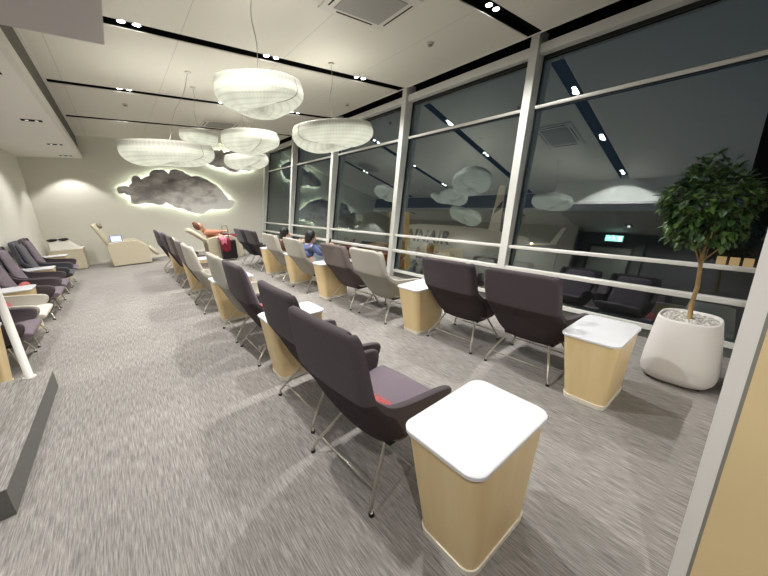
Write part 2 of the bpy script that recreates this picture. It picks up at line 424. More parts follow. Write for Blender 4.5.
for i in range(len(mull) - 1):
    y0, y1 = mull[i] + 0.058, mull[i + 1] - 0.058
    root = bpy.data.objects.new('window_%d' % (i + 1), None); link(root); root['kind'] = 'structure'
    bm = new()
    v = [bm.verts.new(p) for p in ((GP(0.1), y0, 0.1), (GP(0.1), y1, 0.1), (GP(3.36), y1, 3.36), (GP(3.36), y0, 3.36))]
    bm.faces.new(v[::-1]); obj('pane', bm, M['glass'], root)
    bm = new()
    for ya, yb, za, zb in ((y0, y0 + 0.012, 0.1, 3.36), (y1 - 0.012, y1, 0.1, 3.36), (y0 + 0.012, y1 - 0.012, 3.30, 3.345)):
        hexa(bm, [(GP(za) - 0.024, ya, za), (GP(za) - 0.002, ya, za), (GP(za) - 0.002, yb, za), (GP(za) - 0.024, yb, za), (GP(zb) - 0.024, ya, zb), (GP(zb) - 0.002, ya, zb), (GP(zb) - 0.002, yb, zb), (GP(zb) - 0.024, yb, zb)])
    obj('gasket', bm, M['gasket'], root)
    bm = new(); slab(bm, GL - 0.15, GL + 0.03, y0, y1, 3.345, 3.46); obj('head_frame', bm, M['mullion'], root)
    bm = new(); bar(bm, GL - 0.035, 2.70, 0.03, 0.022, y0, y1); o = obj('transom', bm, M['rail'], root); bevel_mod(o, 0.012, 3)
    bm = new(); x = GP(2.678) - 0.016; box(bm, x - 0.012, x + 0.012, y0, y1, 2.662, 2.69); obj('transom_gasket', bm, M['gasket'], root)
    bm = new(); bar(bm, FA + 0.07, 0.838, 0.026, 0.021, y0, y1); o = obj('upper_rail', bm, M['rail'], root); bevel_mod(o, 0.008, 3)
    bm = new(); bar(bm, FA + 0.04, 0.540, 0.035, 0.026, y0, y1); o = obj('lower_rail', bm, M['rail'], root); bevel_mod(o, 0.008, 3)
    bm = new(); slab(bm, GL - 0.13, GL + 0.02, y0, y1, 0.10, 0.145); obj('sill', bm, M['mullion'], root)
    bm = new(); slab(bm, GL - 0.10, GL + 0.02, y0, y1, 0.0, 0.10); obj('upstand', bm, M['upstand'], root)
bm = new()
for y0, y1 in zip(mull, mull[1:]): slab(bm, GL + 0.02, GL + 0.1, y0, y1, 3.46, 3.7)
struct('trim_19', bm, M['black'])
# black roller blind at the end of the first bay
t = thing('roller_blind', 'black roller blind covering the end of the nearest window, behind the potted tree', 'blind', (0, 0, 0))
bm = new(); slab(bm, GL - 0.085, GL - 0.075, 0.03, 0.26, 1.25, 3.28); obj('fabric', bm, M['black'], t)
bm = new(); bar(bm, GL - 0.10, 3.29, 0.03, 0.03, 0.02, 0.28); obj('roller', bm, M['black'], t)
bm = new(); bar(bm, GL - 0.08, 1.24, 0.012, 0.012, 0.03, 0.26); obj('bottom_bar', bm, M['black'], t)

# door and exit sign on the dark wall by the platform (seen mirrored in the glass)
d = bpy.data.objects.new('door_1', None); link(d); d['kind'] = 'structure'; d.location = (-2.35, 3.1, ZP)
bm = new(); box(bm, 0.0, 0.04, -0.52, 0.52, 0, 2.35); o = obj('leaf', bm, M['door'], d)
bm = new(); box(bm, 0.0, 0.07, -0.60, -0.52, 0, 2.43); box(bm, 0, 0.07, 0.52, 0.60, 0, 2.43); box(bm, 0, 0.07, -0.52, 0.52, 2.35, 2.43); obj('frame', bm, M['doorf'], d)
bm = new(); box(bm, 0.0, 0.075, -0.82, -0.60, 0, 2.55); box(bm, 0.0, 0.075, 0.60, 0.78, 0, 2.55); obj('surround', bm, M['riser'], d)
bm = new(); tube(bm, [(0.04, -0.44, 1.0), (0.09, -0.44, 1.0), (0.09, -0.33, 1.0)], 0.01); obj('handle', bm, M['steel'], d)
t = thing('exit_sign', 'lit green exit sign over the grey door beside the platform', 'sign', (-2.25, 3.06, 2.78))
bm = new(); box(bm, -0.03, 0.03, -0.24, 0.24, -0.10, 0.10); obj('housing', bm, M['lip'], t)
bm = new(); box(bm, 0.031, 0.034, -0.22, 0.22, -0.085, 0.085); obj('lit_face', bm, M['exit'], t)
bm = new()                                             # running figure, doorway and arrow
def q2(pts):
    v = [bm.verts.new((0.036, y, z)) for y, z in pts]; bm.faces.new(v)
q2([(-0.19, -0.07), (-0.10, -0.07), (-0.10, 0.07), (-0.19, 0.07)])
q2([(0.03, 0.0), (0.05, 0.05), (0.0, 0.055), (-0.02, 0.0)]); q2([(0.03, 0.0), (0.07, -0.06), (0.05, -0.07), (0.0, -0.01)]); q2([(0.0, 0.0), (-0.04, -0.06), (-0.055, -0.05), (-0.02, 0.0)])
q2([(0.02, 0.06), (0.05, 0.06), (0.05, 0.085), (0.02, 0.085)])
q2([(0.12, -0.01), (0.19, -0.01), (0.19, 0.012), (0.12, 0.012)]); q2([(0.12, -0.04), (0.12, 0.042), (0.085, 0.001)])
obj('pictogram', bm, M['exitw'], t)
for q in (-0.15, 0.15):
    bm = new(); tube(bm, [(0, q, 0.10), (0, q, ZS - 2.78)], 0.006, 6); obj('hanger', bm, M['steel'], t)

# white pole at the platform corner
t = thing('handrail_pole', 'slanted-looking white pole standing on the corner of the carpeted platform', 'pole', (-0.905, 3.985, ZP))
bm = new(); tube(bm, [(0, 0, 0.0), (0, 0, ZS - ZP)], 0.028, 20); obj('shaft', bm, M['pole'], t)
bm = new(); tube(bm, [(0, 0, 0.0), (0, 0, 0.008)], 0.045, 20); obj('base_plate', bm, M['pole'], t)

# ------------------------------------------------------------ lights in the ceiling
SPOT_E = 230
def spotlight(loc, energy, size=100, blend=0.55, col=(1, 0.98, 0.945), rad=0.035):
    l = bpy.data.lights.new('spot', 'SPOT'); l.energy = energy; l.spot_size = R_(size); l.spot_blend = blend
    l.color = col; l.shadow_soft_size = rad
    o = bpy.data.objects.new('spot_light', l); o.location = loc; COL.objects.link(o); return o
proto = None
slotn = ['nearest', 'second', 'third', 'farthest']
colx = [(0.46, 'left end'), (2.08, 'middle'), (3.63, 'window end')]
for si, s in enumerate(strips):
    for x, cn in colx:
        for k in (0, 1):
            lab = '%s spotlight of the pair at the %s of the %s black ceiling slot' % (('left', 'right')[k], cn, slotn[si])
            if proto is None:
                proto = thing('recessed_spotlight', lab, 'ceiling light', group='spotlights in the black ceiling slots')
                b1 = new(); tube(b1, [(0, 0, 0.0), (0, 0, 0.06)], 0.055, 20); obj('housing', b1, M['black'], proto)
                b2 = new(); tube(b2, [(0, 0, -0.004), (0, 0, 0.0)], 0.034, 20); obj('lens', b2, M['spot'], proto)
                o = proto
            else:
                o = copy_tree(proto); o['label'] = lab
            o.location = (x + 0.14 * k, s, ZC + 0.03)
        spotlight((x + 0.07, s, ZC + 0.015), SPOT_E, *((128, 0.2) if x < 1 and s < 3 else (128, 0.9)))
# paired square downlights in the left soffit
proto = None
dl = [(-0.75, 5.3, 'nearest'), (-0.75, 7.74, 'second'), (-0.75, 10.25, 'third'), (-0.75, 12.25, 'farthest, by the back wall')]
dl += [(-1.5, 2.6, 'in the lowered ceiling beside the exit sign'), (-1.5, 1.2, 'in the lowered ceiling over the platform rear'), (-0.2, -0.6, 'in the lowered ceiling behind the camera, added to light the end partition')]  # last fixture is added out of view, behind the camera
for x, y, w in dl:
    lab = 'twin black square downlight, ' + (w if 'ceiling' in w else w + ' of those in the left soffit')
    if proto is None:
        proto = thing('twin_downlight', lab, 'ceiling light', group='twin downlights in the soffit')
        b = new(); box(b, -0.12, 0.12, -0.075, 0.075, -0.004, 0.0); obj('frame', b, M['black'], proto)
        for q in (-0.055, 0.055):
            b = new(); tube(b, [(q, 0, -0.006), (q, 0, -0.004)], 0.022, 12); obj('lens', b, M['spot_dim'], proto)
        o = proto
    else: o = copy_tree(proto); o['label'] = lab
    o.location = (x, y, ZS)
for x, y in ((-0.9, 5.3), (-0.9, 7.74), (-0.9, 10.25)): spotlight((x, y, ZS - 0.03), 85, 130, 0.8)
spotlight((-0.85, 12.2, ZS - 0.03), 75, 96, 0.3)
for q in ((-1.5, 2.6, 50), (-1.5, 1.2, 60), (-0.2, -0.6, 130)): spotlight((q[0], q[1], ZS - 0.03), q[2], 150, 0.8)  # last spot is an added camera-side fill that brightens the end partition

# air conditioning cassettes, detectors
def cassette(cx, cy, lab):
    t = thing('air_cassette', lab, 'air vent', (cx, cy, ZC), 0, 'ceiling air cassettes')
    b = new(); box(b, -0.43, 0.43, -0.36, 0.36, -0.02, 0.0); bevel_all(b, 0.006, 1); obj('cover', b, M['hvac'], t)
    b = new(); box(b, -0.30, 0.30, -0.25, 0.25, -0.028, -0.02); obj('grille', b, M['hvac_g'], t)
    b = new()
    for sx in (-1, 1): box(b, sx * 0.37 - 0.008, sx * 0.37 + 0.008, -0.24, 0.24, -0.024, -0.0205); box(b, -0.24, 0.24, sx * 0.30 - 0.008, sx * 0.30 + 0.008, -0.024, -0.0205)
    obj('slots', b, M['black'], t)
cassette(2.50, 3.16, 'white square air cassette in the ceiling beyond the nearest black slot')
cassette(2.50, 9.62, 'far ceiling air cassette with a dark outline, above the cloud lamps')
for x, y, w in ((0.55, 8.62, 'small round smoke detector on the ceiling left of the far black slots'), (3.70, 3.43, 'tiny round sprinkler on the ceiling between air cassette and windows'), (4.3, 6.4, 'small round detector on the ceiling close to the window edge')):
    t = thing('smoke_detector', w, 'detector', (x, y, ZC))
    b = new(); tube(b, [(0, 0, 0), (0, 0, -0.02)], 0.05, 18); obj('base', b, M['hvac'], t)
    b = new(); tube(b, [(0, 0, -0.02), (0, 0, -0.04)], 0.032, 18); obj('sensor', b, M['hvac_g'], t)

# ------------------------------------------------------------ cloud pendants
def cloud_lamp(c, w, d, h, seed, rz, anchor, lab):
    t = thing('cloud_pendant_lamp', lab, 'lamp', c, rz, 'glowing cloud pendant lamps')
    rnd = random.Random(seed); ph = [rnd.uniform(0, 6.28) for _ in range(4)]
    NU, NV = 150, 34
    # profile: (radius, height, glow): flat top, upright ribbed band, big round belly, pinched centre
    prof = [(0.0, 0.20, .5), (0.10, 0.24, .5), (0.25, 0.36, .5), (0.45, 0.46, .45), (0.68, 0.50, .38), (0.86, 0.49, .24), (0.945, 0.44, .20), (0.965, 0.36, .20), (0.975, 0.28, .30), (0.99, 0.20, .72), (1.0, 0.10, .82), (0.995, -0.02, .92), (0.965, -0.15, .98), (0.90, -0.28, 1.0), (0.79, -0.39, 1.02), (0.64, -0.47, 1.05), (0.48, -0.50, 1.03), (0.32, -0.475, .94), (0.20, -0.44, .80), (0.11, -0.40, .66), (0.05, -0.375, .55), (0.0, -0.37, .5)]
    pn = len(prof) - 1
    def P(v):
        f = v * pn; k = min(int(f), pn - 1); f -= k
        return [prof[k][q] * (1 - f) + prof[k + 1][q] * f for q in range(3)]
    def pos(a, v):
        r, z, g = P(v)
        rad = 1 + 0.10 * math.sin(2 * a + ph[0]) + 0.06 * math.sin(3 * a + ph[1])
        low = 1 + 0.16 * math.sin(a + ph[2]) + 0.10 * math.sin(2 * a + ph[3])
        lobe = math.exp(-(math.sin((a - ph[1]) / 2) / 0.22) ** 2)            # the fan closes here: a dip between two lobes
        zz = z * h * (low if z < 0 else 1.0)
        cr = math.exp(-(math.sin(a - ph[1]) / 0.16) ** 2) * (z < -0.1)
        if z < 0: zz *= 1 - 0.30 * lobe
        zz *= 1 - 0.13 * cr; g = g * (1 - 0.22 * cr)
        zz += 0.09 * h * math.sin(a + ph[0]) * r
        rr = r * rad * (1 - 0.07 * lobe * (r > 0.4))
        return Vector((0.5 * w * rr * math.cos(a), 0.5 * d * rr * math.sin(a), zz)), g
    b = new(); lay = b.verts.layers.float.new('glow'); rows = []
    for j in range(NV * 2 + 1):
        v = j / (NV * 2); row = []
        for i in range(NU):
            a = 2 * PI * i / NU; p, g = pos(a, v)
            upper = 1.0 if v < 0.40 else 0.45
            k = 1 + (0.010 if i % 2 else -0.010) * upper
            k2 = 1 + (0.006 if j % 2 else -0.004)
            vv = b.verts.new((p.x * k * k2, p.y * k * k2, p.z))
            ribs = (0.50 if i % 2 else 1.12) if upper == 1.0 else (0.93 if i % 2 else 1.04)
            lines = 0.80 if j % 4 == 0 and v > 0.42 else 1.0
            wav = 1 + 0.10 * math.sin(9 * a + 14 * v + ph[2]) * math.sin(4 * a + ph[3])
            if 0.40 < v < 0.43: lines *= 0.72
            vv[lay] = g * ribs * lines * wav
            row.append(vv)
        rows.append(row)
    for j in range(NV * 2):
        for i in range(NU):
            b.faces.new((rows[j][i], rows[j + 1][i], rows[j + 1][(i + 1) % NU], rows[j][(i + 1) % NU]))
    bmesh.ops.remove_doubles(b, verts=[v for v in rows[0] + rows[-1]], dist=1e-4)
    bmesh.ops.recalc_face_normals(b, faces=b.faces)
    obj('shade', b, M['lamp'], t, smooth=True)
    b = new(); pts = []
    for k in range(30):
        p, g = pos(ph[1], 0.26 + 0.70 * k / 29); n = Vector((p.x, p.y, p.z * 1.2)).normalized(); pts.append(p + n * 0.002)
    tube(b, pts, 0.0035, 6); obj('closing_seam', b, M['cable'], t)
    b = new(); tube(b, [(0, 0, 0.30 * h), (0, 0, 0.30 * h + 0.012)], 0.11 * w, 20); obj('added_uplight_disc', b, M['added_uplight'], t)  # unseen glowing disc added on top of the shade to brighten the ceiling
    inv = Matrix.Rotation(-rz, 3, 'Z')
    A = inv @ Vector((anchor[0] - c[0], anchor[1] - c[1], ZC - c[2]))
    b = new(); tube(b, [A + Vector((0, 0, -0.001)), A + Vector((0, 0, -0.02))], 0.045, 16); obj('ceiling_rose', b, M['hvac'], t)
    b = new()
    n = 14; pts = []
    for k in range(n + 1):
        f = k / n; p = A.lerp(Vector((0, 0, h * 0.3)), f); p.x += 0.03 * math.sin(6.3 * f * 1.3) * math.sin(PI * f); p.y += 0.02 * math.sin(5 * f) * math.sin(PI * f); pts.append(p)
    tube(b, pts, 0.0035, 6); obj('cable', b, M['cable'], t)
    return t
LAMPS = [
    ((1.31, 3.48, 2.60), 0.86, 0.80, 0.28, 3, 1.8, (1.40, 3.55), 'biggest cloud lamp, nearest the camera, with a grey ribbed top'),
    ((2.84, 4.70, 2.54), 1.17, 0.90, 0.33, 11, -0.4, (2.93, 4.72), 'flat cloud lamp on its own nearest the windows'),
    ((0.80, 6.22, 2.38), 1.28, 0.80, 0.34, 23, -0.25, (1.27, 6.19), 'long low cloud lamp at far left above the large cloud picture'),
    ((1.97, 5.88, 2.565), 0.90, 0.75, 0.30, 5, 0.2, (1.97, 5.9), 'mid-sized cloud lamp just below and behind the biggest one'),
    ((1.40, 6.85, 2.74), 0.66, 0.5, 0.24, 31, 0.3, (1.45, 6.9), 'smallest cloud lamp, above the right end of the long low lamp'),
    ((2.58, 8.10, 2.51), 0.92, 0.7, 0.28, 17, 0.0, (2.6, 8.1), 'farthest cloud lamp, in front of the small cloud picture'),
]
for a in LAMPS: cloud_lamp(*a)

# ------------------------------------------------------------ backlit cloud pictures on the back wall
PX, PYC, PF = 384.0, 288.0, 318.06
def cam_axes():
    cy, sy = math.cos(R_(38.626)), math.sin(R_(38.626)); cp, sp = math.cos(R_(15.933)), math.sin(R_(15.933))
    f = Vector((sy * cp, cy * cp, -sp)); r = Vector((cy, -sy, 0)); d = f.cross(r)
    c, s = math.cos(R_(2.300)), math.sin(R_(2.300))
    return c * r + s * d, -s * r + c * d, f
AX = cam_axes()
C1 = [(0.15, 2.18), (0.28, 2.22), (0.41, 2.2), (0.51, 2.3), (0.57, 2.49), (0.7, 2.51), (0.78, 2.39), (0.85, 2.46), (0.99, 2.51), (1.08, 2.66), (1.3, 2.69), (1.43, 2.67), (1.5, 2.57), (1.62, 2.7), (1.8, 2.7), (1.97, 2.6), (2.14, 2.5), (2.34, 2.52), (2.48, 2.45), (2.66, 2.34), (2.9, 2.17), (3.07, 1.89), (3.18, 1.74), (3.34, 1.68), (3.33, 1.56), (3.13, 1.4), (2.94, 1.44), (2.77, 1.39), (2.57, 1.46), (2.39, 1.35), (2.25, 1.28), (2.08, 1.32), (1.89, 1.38), (1.72, 1.5), (1.53, 1.51), (1.41, 1.62), (1.29, 1.7), (1.1, 1.63), (0.93, 1.69), (0.72, 1.73), (0.55, 1.68), (0.41, 1.71), (0.39, 1.81), (0.4, 1.94), (0.27, 2.01), (0.14, 2.01)]
C2 = [(2.6, 3.14), (2.79, 3.24), (2.91, 3.28), (3.03, 3.36), (3.13, 3.33), (3.21, 3.38), (3.26, 3.28), (3.42, 3.33), (3.66, 3.40), (3.9, 3.42), (4.1, 3.38), (4.25, 3.25), (4.36, 3.1), (4.3, 2.92), (4.18, 2.80), (4.06, 2.71), (3.77, 2.75), (3.58, 2.66), (3.37, 2.7), (3.24, 2.78), (3.17, 2.84), (3.01, 2.8), (2.86, 2.87), (2.7, 2.93), (2.58, 3.03)]
def wobble(poly, amp, seed):
    rnd = random.Random(seed); out = []; n = len(poly)
    for i in range(n):
        p, q = poly[i], poly[(i + 1) % n]
        k = 4
        for j in range(k):
            f = j / k; s = amp if j else 0
            x = p[0] + (q[0] - p[0]) * f; z = p[1] + (q[1] - p[1]) * f
            nx, nz = -(q[1] - p[1]), q[0] - p[0]; l = math.hypot(nx, nz) or 1
            b = amp * math.sin(PI * f) * 1.0 + rnd.uniform(-s, s) * 0.4
            out.append((x + nx / l * b, z + nz / l * b))
    return out
def cloud_panel(poly, lab, seed, dz=0.0, sc_=1.0):
    cx = sum(p[0] for p in poly) / len(poly); cz = sum(p[1] for p in poly) / len(poly)
    t = thing('cloud_picture', lab, 'wall art', (cx, YB, cz + dz))
    pts = [((x - cx) * sc_, (z - cz) * sc_) for x, z in wobble(poly, 0.018, seed)]
    b = new()
    f0 = [b.verts.new((x, -0.11, z)) for x, z in pts]; f1 = [b.verts.new((x, -0.075, z)) for x, z in pts]; n = len(pts)
    b.faces.new(f0); b.faces.new(f1[::-1])
    for i in range(n): b.faces.new((f0[i], f0[(i + 1) % n], f1[(i + 1) % n], f1[i]))
    bmesh.ops.recalc_face_normals(b, faces=b.faces)
    bmesh.ops.triangulate(b, faces=[f for f in b.faces if len(f.verts) > 4])
    obj('printed_panel', b, M['cloud'], t)
    b = new(); ins = [(x * 0.945, z * 0.89) for x, z in pts]
    a = [b.verts.new((x, -0.072, z)) for x, z in ins]; c = [b.verts.new((x, -0.045, z)) for x, z in ins]
    for i in range(n): b.faces.new((a[i], a[(i + 1) % n], c[(i + 1) % n], c[i]))
    obj('light_strip', b, M['led'], t)
    for sx in (-0.5, 0.5):
        b = new(); box(b, sx - 0.03, sx + 0.03, -0.075, 0, -0.03, 0.03); obj('bracket', b, M['hvac_g'], t)
cloud_panel(C1, 'large backlit grey cloud picture low on the back wall', 2)
cloud_panel(C2, 'smaller backlit cloud picture high on the back wall, half hidden by cloud lamps', 5)

# ------------------------------------------------------------ lounge chair
SL = [  # z, back x, half width, front reach, corner radius
    (0.262, 0.185, 0.20, 0.34, 0.10), (0.285, 0.165, 0.255, 0.42, 0.12), (0.33, 0.135, 0.300, 0.52, 0.13), (0.39, 0.105, 0.325, 0.595, 0.13),
    (0.45, 0.080, 0.338, 0.622, 0.12), (0.50, 0.058, 0.342, 0.622, 0.11), (0.525, 0.048, 0.342, 0.585, 0.11), (0.541, 0.042, 0.341, 0.45, 0.10), (0.555, 0.036, 0.340, 0.28, 0.09),
    (0.58, 0.020, 0.336, 0.150, 0.075), (0.63, -0.004, 0.333, 0.095, 0.065), (0.66, -0.020, 0.333, 0.060, 0.06), (0.672, -0.026, 0.333, 0.048, 0.055), (0.76, -0.035, 0.333, 0.030, 0.05), (0.86, -0.044, 0.332, 0.016, 0.048),
    (0.94, -0.052, 0.328, 0.004, 0.046), (0.99, -0.057, 0.318, -0.006, 0.044), (1.02, -0.060, 0.290, -0.014, 0.040)]
def u_line(bx, w, e, r):
    right = []
    NS = 7
    for k in range(NS): right.append((e + (bx + r - e) * k / NS, -w - 0.018 * max(0, e - bx - r) / 0.45 * (1 - k / NS)))
    for k in range(6):
        a = PI / 2 * k / 5; right.append((bx + r - r * math.sin(a), -w + r - r * math.cos(a)))
    for k in range(1, 4): right.append((bx - 0.012 * math.sin(PI / 2 * k / 3), (-w + r) * (1 - k / 3)))
    left = [(x, -y) for x, y in right[:-1]][::-1]
    return right + left
HS = 1.0; LEAN = 0.0
def HZ(z): return z if z < 0.45 else 0.45 + (z - 0.45) * (1 + (HS - 1) * 1.02 / 0.57)
def chair_shell(bm):
    rows = []
    for z, bx, w, e, r in [(HZ(z), bx - LEAN * max(0, z - 0.45) / 0.57, w, e, r) for z, bx, w, e, r in SL]: rows.append([bm.verts.new((x, y, z)) for x, y in u_line(bx, w, e, r)])
    for q, (a, b) in enumerate(zip(rows, rows[1:])):
        for k in range(len(a) - 1):
            f = bm.faces.new((a[k], b[k], b[k + 1], a[k + 1]))
            if SL[q + 1][0] < 0.665 and 7 <= k < len(a) - 8: f.material_index = 1      # lower back panel takes the darker second material
def make_chair(shell_m, seat_m, lab, group, lowk):
    t = thing('lounge_chair', lab, 'chair', group=group)
    b = new(); chair_shell(b); bmesh.ops.recalc_face_normals(b, faces=b.faces)
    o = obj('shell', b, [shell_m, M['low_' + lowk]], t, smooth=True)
    so = o.modifiers.new('sol', 'SOLIDIFY'); so.thickness = 0.048; so.offset = SHELL_OFF; so.use_even_offset = False
    smooth_mod(o, 1)
    # seat cushion with rolled front edge
    b = new()
    prof = [(0.21, 0.31), (0.15, 0.385), (0.30, 0.378), (0.50, 0.40), (0.59, 0.408), (0.64, 0.39), (0.65, 0.365), (0.63, 0.335), (0.56, 0.312), (0.40, 0.308), (0.25, 0.308)]
    rings = []
    for y in (-0.292, -0.285, -0.25, -0.12, 0, 0.12, 0.25, 0.285, 0.292):
        k = 0.94 if abs(y) > 0.29 else 1.0
        rings.append([(0.4 + (x - 0.4) * k, y, 0.34 + (z - 0.34) * k + (0.01 if abs(y) < 0.2 and z > 0.37 else 0)) for x, z in prof])
    loft(b, rings); bmesh.ops.recalc_face_normals(b, faces=b.faces)
    o = obj('seat', b, seat_m, t, smooth=True); smooth_mod(o, 1)
    # inner back pad
    b = new(); rings = []
    for z, x, w in ((0.40, 0.150, 0.27), (0.44, 0.140, 0.275), (0.60, 0.085, 0.275), (0.80, 0.040, 0.26), (0.94, 0.015, 0.24), (0.975, 0.008, 0.225)):
        th = 0.055 if 0.42 < z < 0.95 else 0.03
        x -= LEAN * max(0, z - 0.45) / 0.57; z = HZ(z)
        rings.append([(x - 0.03, -w, z), (x + th * 0.6, -w * 0.96, z), (x + th, -w * 0.5, z), (x + th, w * 0.5, z), (x + th * 0.6, w * 0.96, z), (x - 0.03, w, z)])
    loft(b, rings); bmesh.ops.recalc_face_normals(b, faces=b.faces)
    o = obj('backrest', b, seat_m, t, smooth=True); smooth_mod(o, 1)
    for sx, sy in ((0, -1), (0, 1), (1, -1), (1, 1)):
        b = new(); fx = 0.0 if sx == 0 else 0.50; ux = 0.20 if sx == 0 else 0.42
        m1 = fx + (ux - fx) * 0.12
        tube(b, [(ux, sy * 0.20, 0.268), (m1, sy * 0.285, 0.075), (fx + (ux - fx) * 0.03, sy * 0.298, 0.05), (fx, sy * 0.302, 0.016)], 0.0095, 10)
        lg = obj('leg', b, M['steel'], t)
        b = new(); tube(b, [(fx, sy * 0.302, 0.0), (fx, sy * 0.302, 0.016)], 0.0155, 12); obj('foot_glide', b, M['glide'], lg)
    for sx in (0, 1):
        b = new(); fx = 0.0 if sx == 0 else 0.50; ux = 0.20 if sx == 0 else 0.42; x = fx + (ux - fx) * 0.27
        tube(b, [(x, -0.271, 0.106), (x, 0.271, 0.106)], 0.006, 8); obj('stretcher', b, M['steel'], t)
    b = new(); box(b, 0.20, 0.50, -0.24, 0.24, 0.262, 0.305); bevel_all(b, 0.008, 1); obj('seat_pan', b, M['glide'], t)
    return t
SHELL_OFF = -1
protos = {}
G1 = 'lounge chairs in the middle row'; G2 = 'lounge chairs in the row facing the windows'; G3 = 'lounge chairs along the left wall'
FAB = {'purple': ('purple', 'purple_seat'), 'grey': ('grey', 'cream'), 'taupe': ('taupe', 'cream'), 'charcoal': ('charcoal', 'charcoal')}
def chair(kind, x, y, rz, lab, group):
    global HS, LEAN
    key = (kind, group)
    if key not in protos:
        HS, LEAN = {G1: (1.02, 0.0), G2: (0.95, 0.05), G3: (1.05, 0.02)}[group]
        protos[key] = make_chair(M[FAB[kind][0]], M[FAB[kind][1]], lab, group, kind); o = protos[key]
    else:
        o = copy_tree(protos[key])
    o['label'] = lab; o['group'] = group
    o.location = (x, y, 0); o.rotation_euler = (0, 0, R_(rz)); return o

# ------------------------------------------------------------ side table
tproto = None
def side_table(x, y, lab, group, rz=0, sc3=(1, 1, 1)):
    global tproto
    if tproto is None:
        tproto = thing('side_table', lab, 'side table', group=group); t = tproto
        b = new(); loft(b, [[(px, py, 0.0) for px, py in rrect(0.214, 0.140, 0.052)], [(px, py, 0.038) for px, py in rrect(0.218, 0.144, 0.054)]])
        obj('plinth', b, M['plinth'], t, smooth=False)
        b = new(); loft(b, [[(px, py, 0.038) for px, py in rrect(0.212, 0.138, 0.052)], [(px, py, 0.30) for px, py in rrect(0.235, 0.155, 0.056)], [(px, py, 0.578) for px, py in rrect(0.258, 0.174, 0.06)]])
        o = obj('body', b, M['veneer'], t, smooth=True)
        e = o.modifiers.new('edge', 'EDGE_SPLIT'); e.split_angle = R_(50)
        b = new(); loft(b, [[(px, py, z) for px, py in rrect(hx, hy, 0.06, 8)] for hx, hy, z in ((0.262, 0.178, 0.578), (0.268, 0.184, 0.582), (0.268, 0.184, 0.597), (0.264, 0.180, 0.600))])
        obj('table_top', b, M['white_top'], t)
        o = tproto
    else: o = copy_tree(tproto)
    o['label'] = lab; o['group'] = group; o.location = (x, y, 0); o.rotation_euler = (0, 0, R_(rz)); o.scale = sc3; return o

TG = 'tapered side tables between the chairs'
side_table(1.075, 0.705, 'side table nearest the camera, whole white top and two wood faces in view', TG, 0, (1.075, 1.12, 1.03))
chair('purple', 0.695, 1.37, 2.5, 'purple-grey lounge chair nearest the camera with a red pillow on its seat', G1)
chair('purple', 0.765, 2.14, 0, 'purple-grey lounge chair second from the camera in the middle row', G1)
side_table(1.075, 2.76, 'side table behind the two nearest middle-row chairs', TG)
chair('purple', 0.80, 3.38, 0, 'purple-grey chair just beyond the second side table of the middle row', G1)
chair('grey', 0.79, 4.14, 0, 'light grey lounge chair with a cream seat, fourth from the camera in the middle row', G1)
side_table(1.06, 4.80, 'third side table along the middle row, beyond the fourth chair', TG)
chair('grey', 0.71, 5.57, 0, 'light grey lounge chair beyond the third middle-row table, fifth from the camera', G1)
chair('taupe', 0.72, 6.35, 0, 'taupe-backed chair right behind the light grey one in the middle row', G1)
side_table(1.02, 6.98, 'fourth side table along the middle row, mostly hidden by chair backs', TG)
chair('taupe', 0.72, 7.68, 0, 'taupe chair third from the far end of the middle row', G1)
chair('purple', 0.70, 8.42, 0, 'purple-grey chair second from the far end of the middle row', G1)
side_table(1.0, 9.02, 'farthest side table of the middle row', TG)
chair('purple', 0.66, 9.72, 0, 'dark lounge chair at the far end of the middle row by the cream recliner', G1)

side_table(2.71, 0.72, 'side table by the windows between the nearest window chair and the planter', TG, 0, (1.03, 1.06, 0.93))
chair('purple', 2.535, 1.30, 0, 'dark lounge chair facing the windows, closest to the white planter', G2)
chair('purple', 2.545, 2.09, 0, 'dark lounge chair facing the windows, second from the planter', G2)
side_table(2.69, 2.62, 'side table between the dark and light grey chairs facing the windows', TG, 0, (1, 1, 0.95))
chair('grey', 2.42, 3.33, 0, 'light grey empty chair facing the windows between brown chair and side table', G2)
chair('taupe', 2.40, 4.12, 0, 'brown-grey chair facing the windows just left of the light grey empty one', G2)
side_table(2.60, 4.66, 'side table behind the brown-grey window chair, next to the seated person in blue', TG)
chair('grey', 2.34, 5.43, 0, 'light grey chair by the windows in which a person in a blue jacket sits', G2)
side_table(2.66, 6.03, 'side table between the two occupied light grey chairs', TG)
chair('grey', 2.36, 6.57, 0, 'light grey chair by the windows in which a black-haired person sits', G2)
side_table(2.62, 7.30, 'side table left of the black-haired person\'s chair', TG)
chair('purple', 2.40, 7.98, 0, 'dark window-row chair just beyond the occupied chairs', G2)
chair('charcoal', 2.36, 8.75, 0, 'charcoal chair at the far end of the window row, beside the suitcase', G2)

side_table(-1.33, 4.36, 'side table at the left edge beside the platform', TG)
chair('purple', -1.58, 4.98, 0, 'nearest purple chair along the left wall, seen behind the white pole', G3)
chair('grey', -1.57, 5.75, 0, 'light grey chair with a pink pillow along the left wall', G3)
side_table(-1.37, 6.40, 'side table along the left wall right behind the light grey chair', TG)
chair('purple', -1.57, 7.03, 0, 'purple chair with a pink pillow along the left wall beyond the light grey chair', G3)
chair('purple', -1.57, 7.79, 0, 'purple chair fourth from the platform along the left wall', G3)
side_table(-1.37, 8.36, 'third side table along the left wall', TG)
chair('charcoal', -1.57, 8.99, 0, 'charcoal chair near the far end of the left wall row', G3)
chair('purple', -1.57, 9.75, 0, 'purple chair last in the row along the left wall', G3)
side_table(-1.37, 10.4, 'farthest side table along the left wall', TG)

